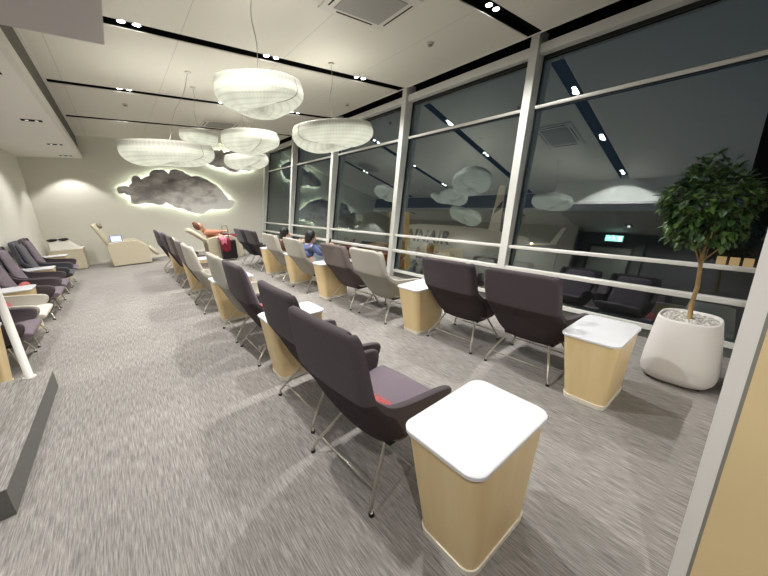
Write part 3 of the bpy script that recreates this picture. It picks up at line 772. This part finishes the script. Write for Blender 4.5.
# ------------------------------------------------------------ pillows
def pillow(x, y, z, rz, tilt, lab, w=0.17, h=0.085, d=0.06, src=[]):
    if not src:
        b = new(); ellipsoid(b, (0, 0, 0), 1, 1, 1, 24, 14)
        for v in b.verts:
            p = v.co
            v.co = Vector((math.copysign(abs(p.x) ** 0.9, p.x) * d, math.copysign(abs(p.y) ** 0.55, p.y) * w, math.copysign(abs(p.z) ** 0.6, p.z) * h))
        o = obj('lumbar_pillow', b, M['pillow'], smooth=True); src.append(o)
    else: o = src[0].copy(); COL.objects.link(o)
    o.location = (x, y, z); o.rotation_euler = (0, R_(tilt), R_(rz)); tag(o, lab, 'pillow', 'small red pillows on the chairs'); return o
PG = 'small red pillows'
pillow(0.885, 1.21, 0.478, 8, -22, 'red striped pillow in the chair nearest the camera', w=0.15)
pillow(0.99, 3.28, 0.478, 0, -22, 'red pillow in the third middle-row chair')
pillow(0.98, 4.05, 0.478, 0, -22, 'pinkish pillow in the light grey fourth chair of the middle row')
pillow(-1.30, 7.02, 0.495, 0, -22, 'pink pillow in a purple chair along the left wall')
pillow(-1.30, 5.72, 0.495, 0, -22, 'pink pillow in the light grey chair along the left wall')

# ------------------------------------------------------------ recliners
def recliner(x, y, rz, lab, head=True, back=((-0.34, 0.50), (-0.41, 0.62), (-0.47, 0.80), (-0.55, 1.00), (-0.62, 1.16), (-0.64, 1.21))):
    t = thing('recliner', lab, 'recliner', (x, y, 0), rz, 'cream leather recliners')
    side = [(-0.42, 0.02), (0.46, 0.02), (0.47, 0.36), (0.43, 0.50), (0.33, 0.61), (0.18, 0.69), (0.0, 0.70), (-0.24, 0.69), (-0.42, 0.66), (-0.47, 0.56), (-0.45, 0.28)]
    for s in (-1, 1):
        b = new(); loft(b, [[(px, s * 0.36, pz) for px, pz in side], [(px, s * 0.27, pz) for px, pz in side]]); bmesh.ops.recalc_face_normals(b, faces=b.faces)
        bevel_mod(obj('side_panel', b, M['leather'], t), 0.02, 3)
    def pad(pts, th, hw, nm, m=M['leather']):
        b = new(); rings = []
        P = [Vector((p[0], 0, p[1])) for p in pts]
        for i, p in enumerate(P):
            d = (P[min(i + 1, len(P) - 1)] - P[max(i - 1, 0)]).normalized(); nrm = Vector((-d.z, 0, d.x))
            h = hw * (0.9 if i in (0, len(P) - 1) else 1)
            rings.append([p + nrm * a * th + Vector((0, c * h, 0)) for a, c in ((-0.5, -1), (0.5, -1), (0.62, -0.5), (0.62, 0.5), (0.5, 1), (-0.5, 1))])
        loft(b, rings); bmesh.ops.recalc_face_normals(b, faces=b.faces)
        return smooth_mod(obj(nm, b, m, t, smooth=True), 1)
    pad(back, 0.13, 0.25, 'backrest')
    pad([(-0.36, 0.46), (-0.1, 0.43), (0.2, 0.44), (0.45, 0.47)], 0.14, 0.26, 'seat')
    pad([(0.46, 0.46), (0.53, 0.36), (0.60, 0.26), (0.66, 0.16)], 0.11, 0.25, 'footrest')
    if head:
        b = new(); ellipsoid(b, (-0.52, 0, 1.15), 0.055, 0.20, 0.09, rot=Matrix.Rotation(R_(-24), 4, 'Y')); obj('head_pillow', b, M['leather_d'], t)
    b = new(); box(b, -0.40, 0.44, -0.24, 0.24, 0.0, 0.04); obj('base', b, M['glide'], t)
    return t
recliner(0.05, 11.95, 0.0, 'empty cream leather recliner by the back wall under the large cloud picture')
recliner(2.28, 10.6, 0.0, 'cream leather recliner in which a woman lies, at far right', head=False, back=((-0.34, 0.50), (-0.44, 0.60), (-0.56, 0.70), (-0.70, 0.82), (-0.82, 0.92), (-0.86, 0.96)))
t = thing('tablet_computer', 'small tablet with a bluish screen on the armrest of the empty recliner', 'tablet', (-0.18, 11.66, 0.685))
b = new(); hexa(b, [(-0.13, -0.01, 0), (0.13, -0.01, 0), (0.13, 0.01, 0), (-0.13, 0.01, 0), (-0.13, 0.05, 0.17), (0.13, 0.05, 0.17), (0.13, 0.065, 0.17), (-0.13, 0.065, 0.17)]); obj('casing', b, M['glide'], t)
b = new(); hexa(b, [(-0.115, -0.013, 0.012), (0.115, -0.013, 0.012), (0.115, -0.009, 0.012), (-0.115, -0.009, 0.012), (-0.115, 0.043, 0.158), (0.115, 0.043, 0.158), (0.115, 0.047, 0.158), (-0.115, 0.047, 0.158)]); obj('screen', b, M['screen'], t)

# low cabinet in the left corner with a white tray and dark goggle-like covers
t = thing('corner_cabinet', 'beige low cabinet standing in the far left corner', 'cabinet', (-1.27, 12.28, 0))
b = new(); box(b, -0.33, 0.33, -0.3, 0.3, 0.03, 0.56); bevel_all(b, 0.006, 1); obj('body', b, M['leather'], t)
b = new(); box(b, -0.30, 0.30, -0.27, 0.27, 0.0, 0.03); obj('plinth', b, M['plinth'], t)
b = new(); box(b, -0.34, 0.34, -0.31, 0.31, 0.56, 0.58); obj('cabinet_top', b, M['plinth'], t)
t = thing('paper_tray', 'white sloping tray standing on the corner cabinet', 'tray', (-1.34, 12.28, 0.58))
b = new(); hexa(b, [(-0.24, -0.22, 0), (0.34, -0.22, 0), (0.34, 0.2, 0), (-0.24, 0.2, 0), (-0.24, -0.18, 0.22), (0.12, -0.18, 0.22), (0.12, 0.16, 0.22), (-0.24, 0.16, 0.22)]); bevel_all(b, 0.015, 2); obj('tray_body', b, M['paper'], t)
for k, (dx, w) in enumerate(((-0.16, 'left'), (0.06, 'right'))):
    b = new(); ellipsoid(b, (0, 0, 0), 0.11, 0.14, 0.035, 16, 8); o = obj('folded_eye_mask', b, M['darkc'], smooth=True, loc=(-1.34 + dx, 12.2, 0.835))
    tag(o, '%s black folded piece lying on the white tray in the corner' % w, 'cloth', 'black folded pieces on the tray')

# ------------------------------------------------------------ planter and tree
def sq(r, n, k, cx=0, cy=0):
    out = []
    for i in range(n):
        a = 2 * PI * i / n; c, s = math.cos(a), math.sin(a)
        out.append((cx + r * math.copysign(abs(c) ** (2 / k), c), cy + r * math.copysign(abs(s) ** (2 / k), s)))
    return out
t = thing('planter', 'big white tapered planter filled with white gravel by the windows', 'planter', (3.49, 0.33, 0))
b = new(); rings = []
for r, z in ((0.19, 0.012), (0.22, 0.02), (0.242, 0.05), (0.250, 0.09), (0.240, 0.22), (0.218, 0.40), (0.196, 0.54), (0.192, 0.552), (0.180, 0.552), (0.176, 0.525)):
    rings.append([(x, y, z) for x, y in sq(r, 48, 2.9)])
loft(b, rings, cap=False); b.faces.new([v for v in list(b.verts)[:48]][::-1])
obj('pot', b, M['planter'], t, smooth=True)
b = new(); box(b, -0.17, 0.17, -0.17, 0.17, 0.0, 0.013); obj('foot', b, M['glide'], t)
b = new(); rings = [[(x, y, 0.515) for x, y in sq(0.18, 48, 2.9)], [(x, y, 0.532) for x, y in sq(0.177, 48, 2.9)]]; loft(b, rings)
rr = random.Random(4)
for i in range(170):
    a = rr.uniform(0, 2 * PI); q = 0.168 * math.sqrt(rr.random()); s = rr.uniform(0.008, 0.014)
    ellipsoid(b, (q * math.cos(a), q * math.sin(a), 0.534), s, s * 1.2, s * 0.7, 6, 4)
g = obj('gravel', b, M['gravel'], t); g['kind'] = 'stuff'

t = thing('potted_tree', 'small round-headed green tree growing in the white planter', 'tree', (3.49, 0.33, 0.53))
b = new()
tube(b, [(0, 0, 0), (0.006, 0.01, 0.12), (-0.006, 0.0, 0.28), (0.004, 0.01, 0.42), (0.0, 0.02, 0.62)], 0.017, 10, 0.012)
for k in range(9):
    a = k * 2.4; l = 0.13 + 0.012 * k
    tube(b, [(0, 0.015, 0.42 + 0.03 * k), (0.5 * l * math.cos(a), 0.5 * l * math.sin(a), 0.52 + 0.045 * k), (l * math.cos(a), l * math.sin(a), 0.62 + 0.05 * k)], 0.007, 6, 0.003)
obj('trunk', b, M['bark'], t, smooth=True)
b = new(); rr = random.Random(9)
cc = Vector((0.0, 0.045, 0.91))
for i in range(1700):
    u = Vector((rr.gauss(0, 1), rr.gauss(0, 1), rr.gauss(0, 1))).normalized()
    lump = 1 + 0.13 * math.sin(5 * u.x + 2) * math.sin(4 * u.y + 1) + 0.1 * math.sin(7 * u.z)
    rad = 0.335 * lump * (rr.random() ** 0.25)
    p = cc + Vector((u.x * rad * 0.88, u.y * rad * 0.80, u.z * rad * 0.98))
    if p.z < cc.z - 0.29: p.z += 0.1
    d = (u + Vector((rr.uniform(-.8, .8), rr.uniform(-.8, .8), rr.uniform(-1.1, .3)))).normalized()
    s = d.cross(Vector((0, 0, 1))).normalized(); nn = s.cross(d)
    L_ = rr.uniform(0.045, 0.072); w_ = L_ * 0.30
    V = [b.verts.new(p), b.verts.new(p + d * L_ * .35 + s * w_ + nn * .004), b.verts.new(p + d * L_ * .35 - s * w_ + nn * .004), b.verts.new(p + d * L_ * .7 + s * w_ * .8 - nn * .002), b.verts.new(p + d * L_ * .7 - s * w_ * .8 - nn * .002), b.verts.new(p + d * L_ - nn * .012), b.verts.new(p + d * L_ * .5 - nn * .006)]
    mi = 1 if rr.random() < 0.3 else 0
    for f in ((0, 1, 6), (0, 6, 2), (1, 3, 6), (6, 4, 2), (3, 5, 6), (6, 5, 4)):
        b.faces.new([V[k] for k in f]).material_index = mi
o = obj('foliage', b, [M['leaf'], M['leaf2']], t, smooth=True)

# ------------------------------------------------------------ people
def skinned(name, joints, edges, m, parent, root=0, sub=2):
    me = bpy.data.meshes.new(name); me.from_pydata([j[0] for j in joints], edges, [])
    me.materials.append(m)
    o = bpy.data.objects.new(name, me); link(o, parent)
    o.modifiers.new('skin', 'SKIN')
    if not me.skin_vertices:
        with bpy.context.temp_override(object=o, active_object=o):
            bpy.ops.mesh.customdata_skin_add()
    for i, j in enumerate(joints):
        r = j[1]; me.skin_vertices[0].data[i].radius = (r, r) if not isinstance(r, tuple) else r
        me.skin_vertices[0].data[i].use_root = (i == root)
    smooth_mod(o, sub)
    o.modifiers['skin'].use_smooth_shade = True
    return o
def head_parts(bm, c, fwd, up=Vector((0, 0, 1))):
    f = Vector(fwd).normalized(); s = up.cross(f).normalized(); u = f.cross(s).normalized(); c = Vector(c)
    rot = Matrix((f, s, u)).transposed().to_4x4()
    ellipsoid(bm, c, 0.093, 0.074, 0.112, 20, 14, rot=rot)
    ellipsoid(bm, c + f * 0.03 - u * 0.05, 0.062, 0.052, 0.062, 14, 10, rot=rot)
    ellipsoid(bm, c + f * 0.098 - u * 0.012, 0.018, 0.013, 0.024, 8, 6, rot=rot)          # nose
    for k in (-1, 1):
        ellipsoid(bm, c + s * 0.074 * k - u * 0.01, 0.018, 0.008, 0.028, 8, 6, rot=rot)    # ears
        ellipsoid(bm, c + f * 0.080 + s * 0.030 * k + u * 0.012, 0.012, 0.015, 0.008, 8, 6, rot=rot)
    ellipsoid(bm, c + f * 0.088 - u * 0.058, 0.010, 0.024, 0.007, 8, 6, rot=rot)           # mouth
    tube(bm, [c - u * 0.07 - f * 0.02, c - u * 0.17 - f * 0.035], 0.05, 12)
    return f, s, u, rot
def hand(bm, w, d, side):
    w = Vector(w); d = Vector(d).normalized(); s = d.cross(Vector((0, 0, 1))).normalized() * side; n = s.cross(d) * side
    tube(bm, [w - d * 0.02, w + d * 0.03, w + d * 0.085], 0.024, 8, 0.034)
    for k, L_ in enumerate((0.068, 0.078, 0.072, 0.056)):
        o = w + d * 0.08 + s * (0.027 - 0.018 * k)
        tube(bm, [o, o + d * L_ * 0.5 - n * 0.012, o + d * L_ * 0.8 - n * 0.034], 0.0085, 6, 0.0065)
    o = w + d * 0.02 + s * 0.028
    tube(bm, [o, o + s * 0.03 + d * 0.025, o + s * 0.038 + d * 0.055], 0.010, 6, 0.008)
def seated_person(x, y, z, rz, lab, coat, legs, hairm, lean=0.0, phone=True, headf=(1, 0, -0.3)):
    t = thing('person', lab, 'person', (x, y, 0), rz)
    hip = Vector((0.02, 0, 0.53)); chest = Vector((0.0 + lean * 0.3, 0, 0.68)); sh = Vector((0.0 + lean * 0.4, 0, 0.77)); hd = Vector((0.05 + lean * 0.4, 0, 0.93))
    b = new(); head_parts(b, hd, headf)
    for s in (-1, 1):
        hand(b, (0.37 + lean * .4, s * 0.09, 0.72), (0.8, -s * 0.4, 0.5), -s)
        tube(b, [(0.50, s * 0.12, 0.16), (0.51, s * 0.12, 0.07)], 0.035, 10)
    # trunk under the clothes keeps the body one continuous piece
    tube(b, [hip, chest, sh, hd - Vector((0.03, 0, 0.08))], 0.10, 12, 0.05)
    for s in (-1, 1):
        tube(b, [sh, sh + Vector((0, s * 0.18, -0.02)), (0.12 + lean * .3, s * 0.25, 0.62), (0.37 + lean * .4, s * 0.09, 0.72)], 0.045, 8, 0.026)
        tube(b, [hip, (0.10, s * 0.10, 0.53), (0.46, s * 0.13, 0.54), (0.50, s * 0.12, 0.14)], 0.07, 8, 0.04)
        
    obj('body', b, M['skin'], t)
    J = [(hip, (0.16, 0.13)), (chest, (0.15, 0.12)), (sh, (0.10, 0.09)), (sh + Vector((0, 0.18, -0.02)), 0.07), (Vector((0.12 + lean * .3, 0.26, 0.62)), 0.055), (Vector((0.35 + lean * .4, 0.11, 0.71)), 0.040),
         (sh + Vector((0, -0.18, -0.02)), 0.07), (Vector((0.12 + lean * .3, -0.26, 0.62)), 0.055), (Vector((0.35 + lean * .4, -0.11, 0.71)), 0.040), (sh + Vector((0, 0, 0.06)), 0.06)]
    skinned('jacket', J, [(0, 1), (1, 2), (2, 3), (3, 4), (4, 5), (2, 6), (6, 7), (7, 8), (2, 9)], coat, t, 0, 1)
    J = [(Vector((0.03, 0, 0.54)), (0.15, 0.12)), (Vector((0.14, 0.1, 0.54)), 0.095), (Vector((0.46, 0.13, 0.55)), 0.072), (Vector((0.50, 0.12, 0.16)), 0.052), (Vector((0.14, -0.1, 0.54)), 0.095), (Vector((0.46, -0.13, 0.55)), 0.072), (Vector((0.50, -0.12, 0.16)), 0.052)]
    skinned('trousers', J, [(0, 1), (1, 2), (2, 3), (0, 4), (4, 5), (5, 6)], legs, t, 0, 1)
    for s in (-1, 1):
        b = new(); ellipsoid(b, (0.56, s * 0.12, 0.045), 0.13, 0.05, 0.045, 14, 8); obj('shoe', b, M['darkc'], t, smooth=True)
    b = new(); f = Vector(headf).normalized(); sd = Vector((0, 0, 1)).cross(f).normalized(); u = f.cross(sd)
    rot = Matrix((f, sd, u)).transposed().to_4x4()
    ellipsoid(b, hd - f * 0.022 + u * 0.022, 0.098, 0.090, 0.118, 18, 12, rot=rot); ellipsoid(b, hd - f * 0.05 - u * 0.06, 0.060, 0.078, 0.08, 14, 10, rot=rot)
    obj('hair', b, hairm, t, smooth=True)
    if phone:
        p = thing('mobile_phone', 'dark phone held up by the person in %s' % ('blue' if coat == M['blue'] else 'brown'), 'phone', (x + 0.52 * math.cos(rz), y + 0.52 * math.sin(rz), 0.79), rz)
        b = new(); hexa(b, [(-0.004, -0.035, -0.07), (0.004, -0.035, -0.07), (0.004, 0.035, -0.07), (-0.004, 0.035, -0.07), (0.04, -0.035, 0.07), (0.048, -0.035, 0.07), (0.048, 0.035, 0.07), (0.04, 0.035, 0.07)]); obj('phone_body', b, M['glide'], p)
    return t
seated_person(2.34 + 0.24, 5.56, 0, 0.0, 'person in a blue jacket and pale jeans sitting in a light grey window chair', M['blue'], M['jeans'], M['hair_b'], lean=0.25)
seated_person(2.36 + 0.24, 6.68, 0, 0.0, 'black-haired person in a brown coat sitting in the farther light grey window chair', M['brownc'], M['darkc'], M['hair_b'], lean=0.1)

# woman lying in the far recliner
t = thing('person', 'woman with tied-up auburn hair in a salmon top lying back in the far recliner', 'person', (2.28, 10.6, 0))
hd = Vector((-0.55, 0, 1.00)); upv = Vector((-0.62, 0, 0.78)).normalized(); fw = Vector((0.76, -0.15, 0.62)).normalized()
b = new(); head_parts(b, hd, fw, upv)
tube(b, [(-0.48, 0, 0.90), (-0.36, 0, 0.80), (-0.2, 0, 0.66), (0.0, 0, 0.60)], 0.07, 12, 0.11)
for s in (-1, 1):
    tube(b, [(-0.40, 0, 0.82), (-0.38, s * 0.18, 0.82), (-0.16, s * 0.24, 0.80), (0.08, s * 0.10, 0.80)], 0.045, 8, 0.026)
    hand(b, (0.08, s * 0.10, 0.80), (0.9, -s * 0.5, 0.0), -s)
    tube(b, [(0.0, s * 0.05, 0.60), (0.42, s * 0.11, 0.62), (0.72, s * 0.11, 0.34)], 0.075, 8, 0.04)
obj('body', b, M['skin'], t)
J = [(Vector((-0.02, 0, 0.60)), (0.14, 0.12)), (Vector((-0.22, 0, 0.70)), (0.14, 0.11)), (Vector((-0.38, 0, 0.81)), (0.12, 0.09)), (Vector((-0.38, 0.18, 0.82)), 0.07), (Vector((-0.17, 0.25, 0.81)), 0.055), (Vector((0.04, 0.12, 0.80)), 0.042), (Vector((-0.38, -0.18, 0.82)), 0.07), (Vector((-0.17, -0.25, 0.81)), 0.055), (Vector((0.04, -0.12, 0.80)), 0.042)]
skinned('blouse', J, [(0, 1), (1, 2), (2, 3), (3, 4), (4, 5), (2, 6), (6, 7), (7, 8)], M['salmon'], t, 0, 1)
J = [(Vector((0.0, 0, 0.60)), (0.13, 0.12)), (Vector((0.12, 0.09, 0.62)), 0.09), (Vector((0.44, 0.11, 0.63)), 0.07), (Vector((0.72, 0.11, 0.34)), 0.05), (Vector((0.12, -0.09, 0.62)), 0.09), (Vector((0.44, -0.11, 0.63)), 0.07), (Vector((0.72, -0.11, 0.34)), 0.05)]
skinned('trousers', J, [(0, 1), (1, 2), (2, 3), (0, 4), (4, 5), (5, 6)], M['redc'], t, 0, 1)
b = new(); rot = Matrix((fw, upv.cross(fw).normalized(), upv)).transposed().to_4x4()
ellipsoid(b, hd - fw * 0.028 + upv * 0.02, 0.098, 0.09, 0.118, 18, 12, rot=rot); ellipsoid(b, hd + upv * 0.13 - fw * 0.03, 0.05, 0.05, 0.045, 12, 8)
obj('hair', b, M['hair_r'], t, smooth=True)
for s in (-1, 1):
    b = new(); ellipsoid(b, (0.78, s * 0.11, 0.33), 0.05, 0.045, 0.12, 12, 8, rot=Matrix.Rotation(R_(40), 4, 'Y')); obj('shoe', b, M['darkc'], t, smooth=True)

# suitcase with a coat over it
t = thing('suitcase', 'black upright trolley suitcase in front of the occupied recliner', 'suitcase', (2.30, 10.05, 0))
b = new(); box(b, -0.20, 0.20, -0.11, 0.11, 0.04, 0.58); bevel_all(b, 0.03, 3); obj('case', b, M['suit'], t, smooth=False)
b = new(); tube(b, [(-0.07, 0.08, 0.56), (-0.07, 0.08, 0.98), (0.07, 0.08, 0.98), (0.07, 0.08, 0.56)], 0.010, 8); obj('trolley_handle', b, M['glide'], t)
for s in (-1, 1):
    b = new(); tube(b, [(s * 0.15 - 0.012, 0.0, 0.028), (s * 0.15 + 0.012, 0.0, 0.028)], 0.028, 12); obj('wheel', b, M['glide'], t)
def drape(name, m, x0, x1, y, ztop, zbot, thick, seed, parent=None):
    b = new(); rr = random.Random(seed); n = 12; R = []
    for j in range(9):
        v = j / 8; row = []
        for i in range(n + 1):
            u = i / n; x = x0 + (x1 - x0) * (0.5 + (u - 0.5) * (1 - 0.25 * v))
            a = v * 2.0
            if a < 0.6: yy = y + 0.13 - 0.26 * (a / 0.6); z = ztop + 0.02 * math.sin(u * 9)
            else: yy = y - 0.13 - 0.02 * math.sin(u * 14 + seed); z = ztop + (zbot - ztop) * (a - 0.6) / 1.4 + 0.03 * math.sin(u * 7 + seed) * v
            row.append(b.verts.new((x, yy, z)))
        R.append(row)
    for a, c in zip(R, R[1:]):
        for i in range(n): b.faces.new((a[i], a[i + 1], c[i + 1], c[i]))
    o = obj(name, b, m, parent, smooth=True); so = o.modifiers.new('s', 'SOLIDIFY'); so.thickness = thick; smooth_mod(o, 1); return o
co = thing('coat', 'crimson coat with a pink lining draped over the black suitcase', 'coat', (2.30, 10.05, 0.0))
drape('outer_cloth', M['redc'], -0.25, 0.06, 0.0, 0.62, 0.27, 0.02, 1, co)
drape('lining', M['pinkc'], -0.22, -0.04, -0.03, 0.66, 0.50, 0.02, 4, co)

# ------------------------------------------------------------ outside: apron at night
GZ = -7.6
b = new(); box(b, 6, 160, -60, 160, GZ - 0.2, GZ); struct('ground', b, M['tarmac'])
t = thing('airliner', 'white airliner parked outside behind the glass with its name on the fuselage', 'airplane', (31.6, 25, -4.1))
b = new(); rings = []
for yy, r, dz in ((10.4, 0.5, -0.3), (9.9, 1.1, -0.2), (8.4, 1.8, 0), (6.5, 2.0, 0), (0, 2.0, 0), (-3.5, 1.8, 0.1), (-6, 1.2, 0.4), (-8.5, 0.5, 0.8), (-9.2, 0.25, 0.9)):
    rings.append([(r * math.cos(2 * PI * k / 64), yy, r * math.sin(2 * PI * k / 64) + dz) for k in range(64)])
loft(b, rings); bmesh.ops.recalc_face_normals(b, faces=b.faces); obj('fuselage', b, M['plane'], t, smooth=True)
b = new(); hexa(b, [(-0.10, -4.4, 1.2), (0.10, -4.4, 1.2), (0.10, -5.8, 1.0), (-0.10, -5.8, 1.0), (-0.06, -5.6, 6.4), (0.06, -5.6, 6.4), (0.06, -6.3, 6.4), (-0.06, -6.3, 6.4)]); tf = obj('tail_fin', b, M['plane'], t)
b = new(); hexa(b, [(-0.12, -5.1, 3.5), (0.12, -5.1, 3.5), (0.12, -5.95, 4.0), (-0.12, -5.95, 4.0), (-0.11, -5.2, 3.9), (0.11, -5.2, 3.9), (0.11, -6.1, 4.9), (-0.11, -6.1, 4.9)]); obj('tail_emblem', b, M['navy'], tf)
b = new(); hexa(b, [(-7, 3.2, -1.9), (-1, 6, -1.8), (-1, 2.5, -1.8), (-7, 2.0, -1.9), (-7, 3.2, -1.8), (-1, 6, -1.4), (-1, 2.5, -1.4), (-7, 2.0, -1.8)])
o = obj('wing', b, M['plane'], t)
cu = bpy.data.curves.new('airline_name', 'FONT'); cu.body = 'FINNAIR'; cu.size = 2.2; cu.extrude = 0.02; cu.space_character = 1.08; cu.offset = 0.07; cu.align_x = 'LEFT'
tx = bpy.data.objects.new('airline_name', cu); link(tx); dg = bpy.context.evaluated_depsgraph_get()
me = bpy.data.meshes.new_from_object(tx.evaluated_get(dg)); bpy.data.objects.remove(tx)
me.materials.clear(); me.materials.append(M['navy'])
# wrap the letters on the curved skin
LW = max(v.co.x for v in me.vertices)
for v in me.vertices:
    lx, ly = v.co.x, v.co.y; ang = R_(2) + ly / 2.06
    v.co = Vector((-2.22 * math.cos(ang) - 0.02 * (v.co.z > 0), LW - 0.8 - lx, 2.12 * math.sin(ang)))
tx = bpy.data.objects.new('airline_name', me); link(tx, t)

# boarding bridge support and ground equipment outside
t = thing('boarding_bridge', 'yellow boarding bridge column outside, left of the airline name', 'boarding bridge', (16.0, 17.9, GZ))
b = new(); box(b, -0.25, 0.25, -0.85, 0.85, 0, 8.1); bevel_all(b, 0.03, 1); obj('column', b, M['yellow'], t)
b = new(); tube(b, [(-2, -2.0, 4.0), (-2, -3.9, 5.2)], 0.09, 8); tube(b, [(-2.0, -2.6, 2.8), (-2.0, -4.4, 4.2)], 0.09, 8); tube(b, [(-2.0, -2.0, 4.0), (0, -0.8, 4.0)], 0.09, 8); tube(b, [(-2.0, -2.6, 2.8), (0, -0.8, 3.2)], 0.09, 8); obj('brace', b, M['yellow'], t)
b = new(); box(b, -0.8, 0.8, -1.2, 1.2, 0, 0.5); obj('bogie', b, M['hall'], t)
b = new(); box(b, -0.3, 0.3, -0.7, 2.6, 4.1, 4.9); obj('drive_frame', b, M['orange'], t)
for x, y, sx, sy, sz, m, lab in ((20, 18.6, 1.0, 0.75, 4.3, 'tan', 'tall tan cargo loader parked outside below the airline name'), (20, 16.4, 1.0, 1.1, 4.2, 'tan', 'tan baggage cart parked outside right of the cargo loader'),
                                (19, 25.0, 1.2, 3.4, 4.0, 'orange', 'orange service truck outside, seen left of the boarding bridge column')):
    t = thing('service_vehicle', lab, 'vehicle', (x, y, GZ))
    b = new(); box(b, -sx, sx, -sy, sy, 0.5, sz); bevel_all(b, 0.08, 1); obj('body', b, M[m], t)
    b = new(); box(b, -sx * 0.9, sx * 0.9, -sy * 0.6, sy * 0.2, sz, sz + 0.8); bevel_all(b, 0.08, 1); obj('load', b, M['yellow'], t)
    for k in (-1, 1):
        b = new(); tube(b, [(-sx, k * sy * 0.6, 0.4), (sx, k * sy * 0.6, 0.4)], 0.4, 14); obj('wheel_pair', b, M['glide'], t)
t = thing('distant_airplane', 'dim second airplane wing with an upturned tip and an orange light outside', 'airplane', (46, 23.4, -6.6))
b = new(); hexa(b, [(-0.5, 5, 0.2), (0.8, 5, 0.2), (0.5, -3.5, 0.9), (-0.1, -3.5, 0.9), (-0.5, 5, 0.5), (0.8, 5, 0.5), (0.5, -3.5, 1.05), (-0.1, -3.5, 1.05)]); obj('wing', b, M['plane'], t)
b = new(); hexa(b, [(-0.1, -3.3, 0.9), (0.1, -3.3, 0.9), (0.1, -4.2, 0.95), (-0.1, -4.2, 0.95), (-0.05, -4.9, 3.3), (0.05, -4.9, 3.3), (0.05, -5.3, 3.3), (-0.05, -5.3, 3.3)]); obj('winglet', b, M['plane'], t)
b = new(); ellipsoid(b, (-0.4, -1.0, 0.95), 0.12, 0.12, 0.12, 10, 8); obj('beacon_light', b, M['beacon'], t)
t = thing('terminal_building', 'distant dark terminal with a warm row of lit windows, outside at far right', 'building', (40, -1.9, GZ))
b = new(); box(b, 0, 8, -10, 5.5, 0, 4.0); obj('walls', b, M['hall'], t)
for k in range(6):
    b = new(); box(b, -0.1, 0, 4.3 - k * 0.8, 4.9 - k * 0.8, 2.3, 3.1); obj('lit_window', b, M['litwin'], t)

def arealight(loc, target, e, size, col):
    l = bpy.data.lights.new('flood', 'SPOT'); l.energy = e; l.color = col; l.shadow_soft_size = size; l.spot_size = R_(110)
    o = bpy.data.objects.new('apron_floodlight', l); o.location = loc
    o.rotation_euler = (Vector(target) - Vector(loc)).to_track_quat('-Z', 'Y').to_euler(); COL.objects.link(o)
arealight((12, 40, 9), (30, 22, -6), 8500, 1.0, (1.0, 0.86, 0.70))
arealight((9, 6, 7), (26, 18, -6), 3500, 1.0, (1.0, 0.85, 0.66))

# ------------------------------------------------------------ world
w = bpy.data.worlds.new('night'); sc.world = w; w.use_nodes = True
bg = w.node_tree.nodes['Background']; bg.inputs['Color'].default_value = (0.016, 0.024, 0.036, 1); bg.inputs['Strength'].default_value = 1.0

# ------------------------------------------------------------ camera
cam = bpy.data.cameras.new('camera'); co = bpy.data.objects.new('camera', cam); COL.objects.link(co)
r, d, f = AX
m = Matrix((r, -d, -f)).transposed().to_4x4(); m.translation = Vector((0, 0, CAMZ)); co.matrix_world = m
cam.sensor_width = 36; cam.lens = 36 * PF / 768; cam.clip_start = 0.02; cam.clip_end = 400
sc.camera = co
sc.view_settings.view_transform = 'Standard'; sc.view_settings.look = 'None'; sc.view_settings.exposure = 0.12; sc.view_settings.gamma = 1.0
sc.view_settings.use_curve_mapping = False
sc.cycles.max_bounces = 8; sc.cycles.transparent_max_bounces = 12; sc.cycles.use_denoising = True
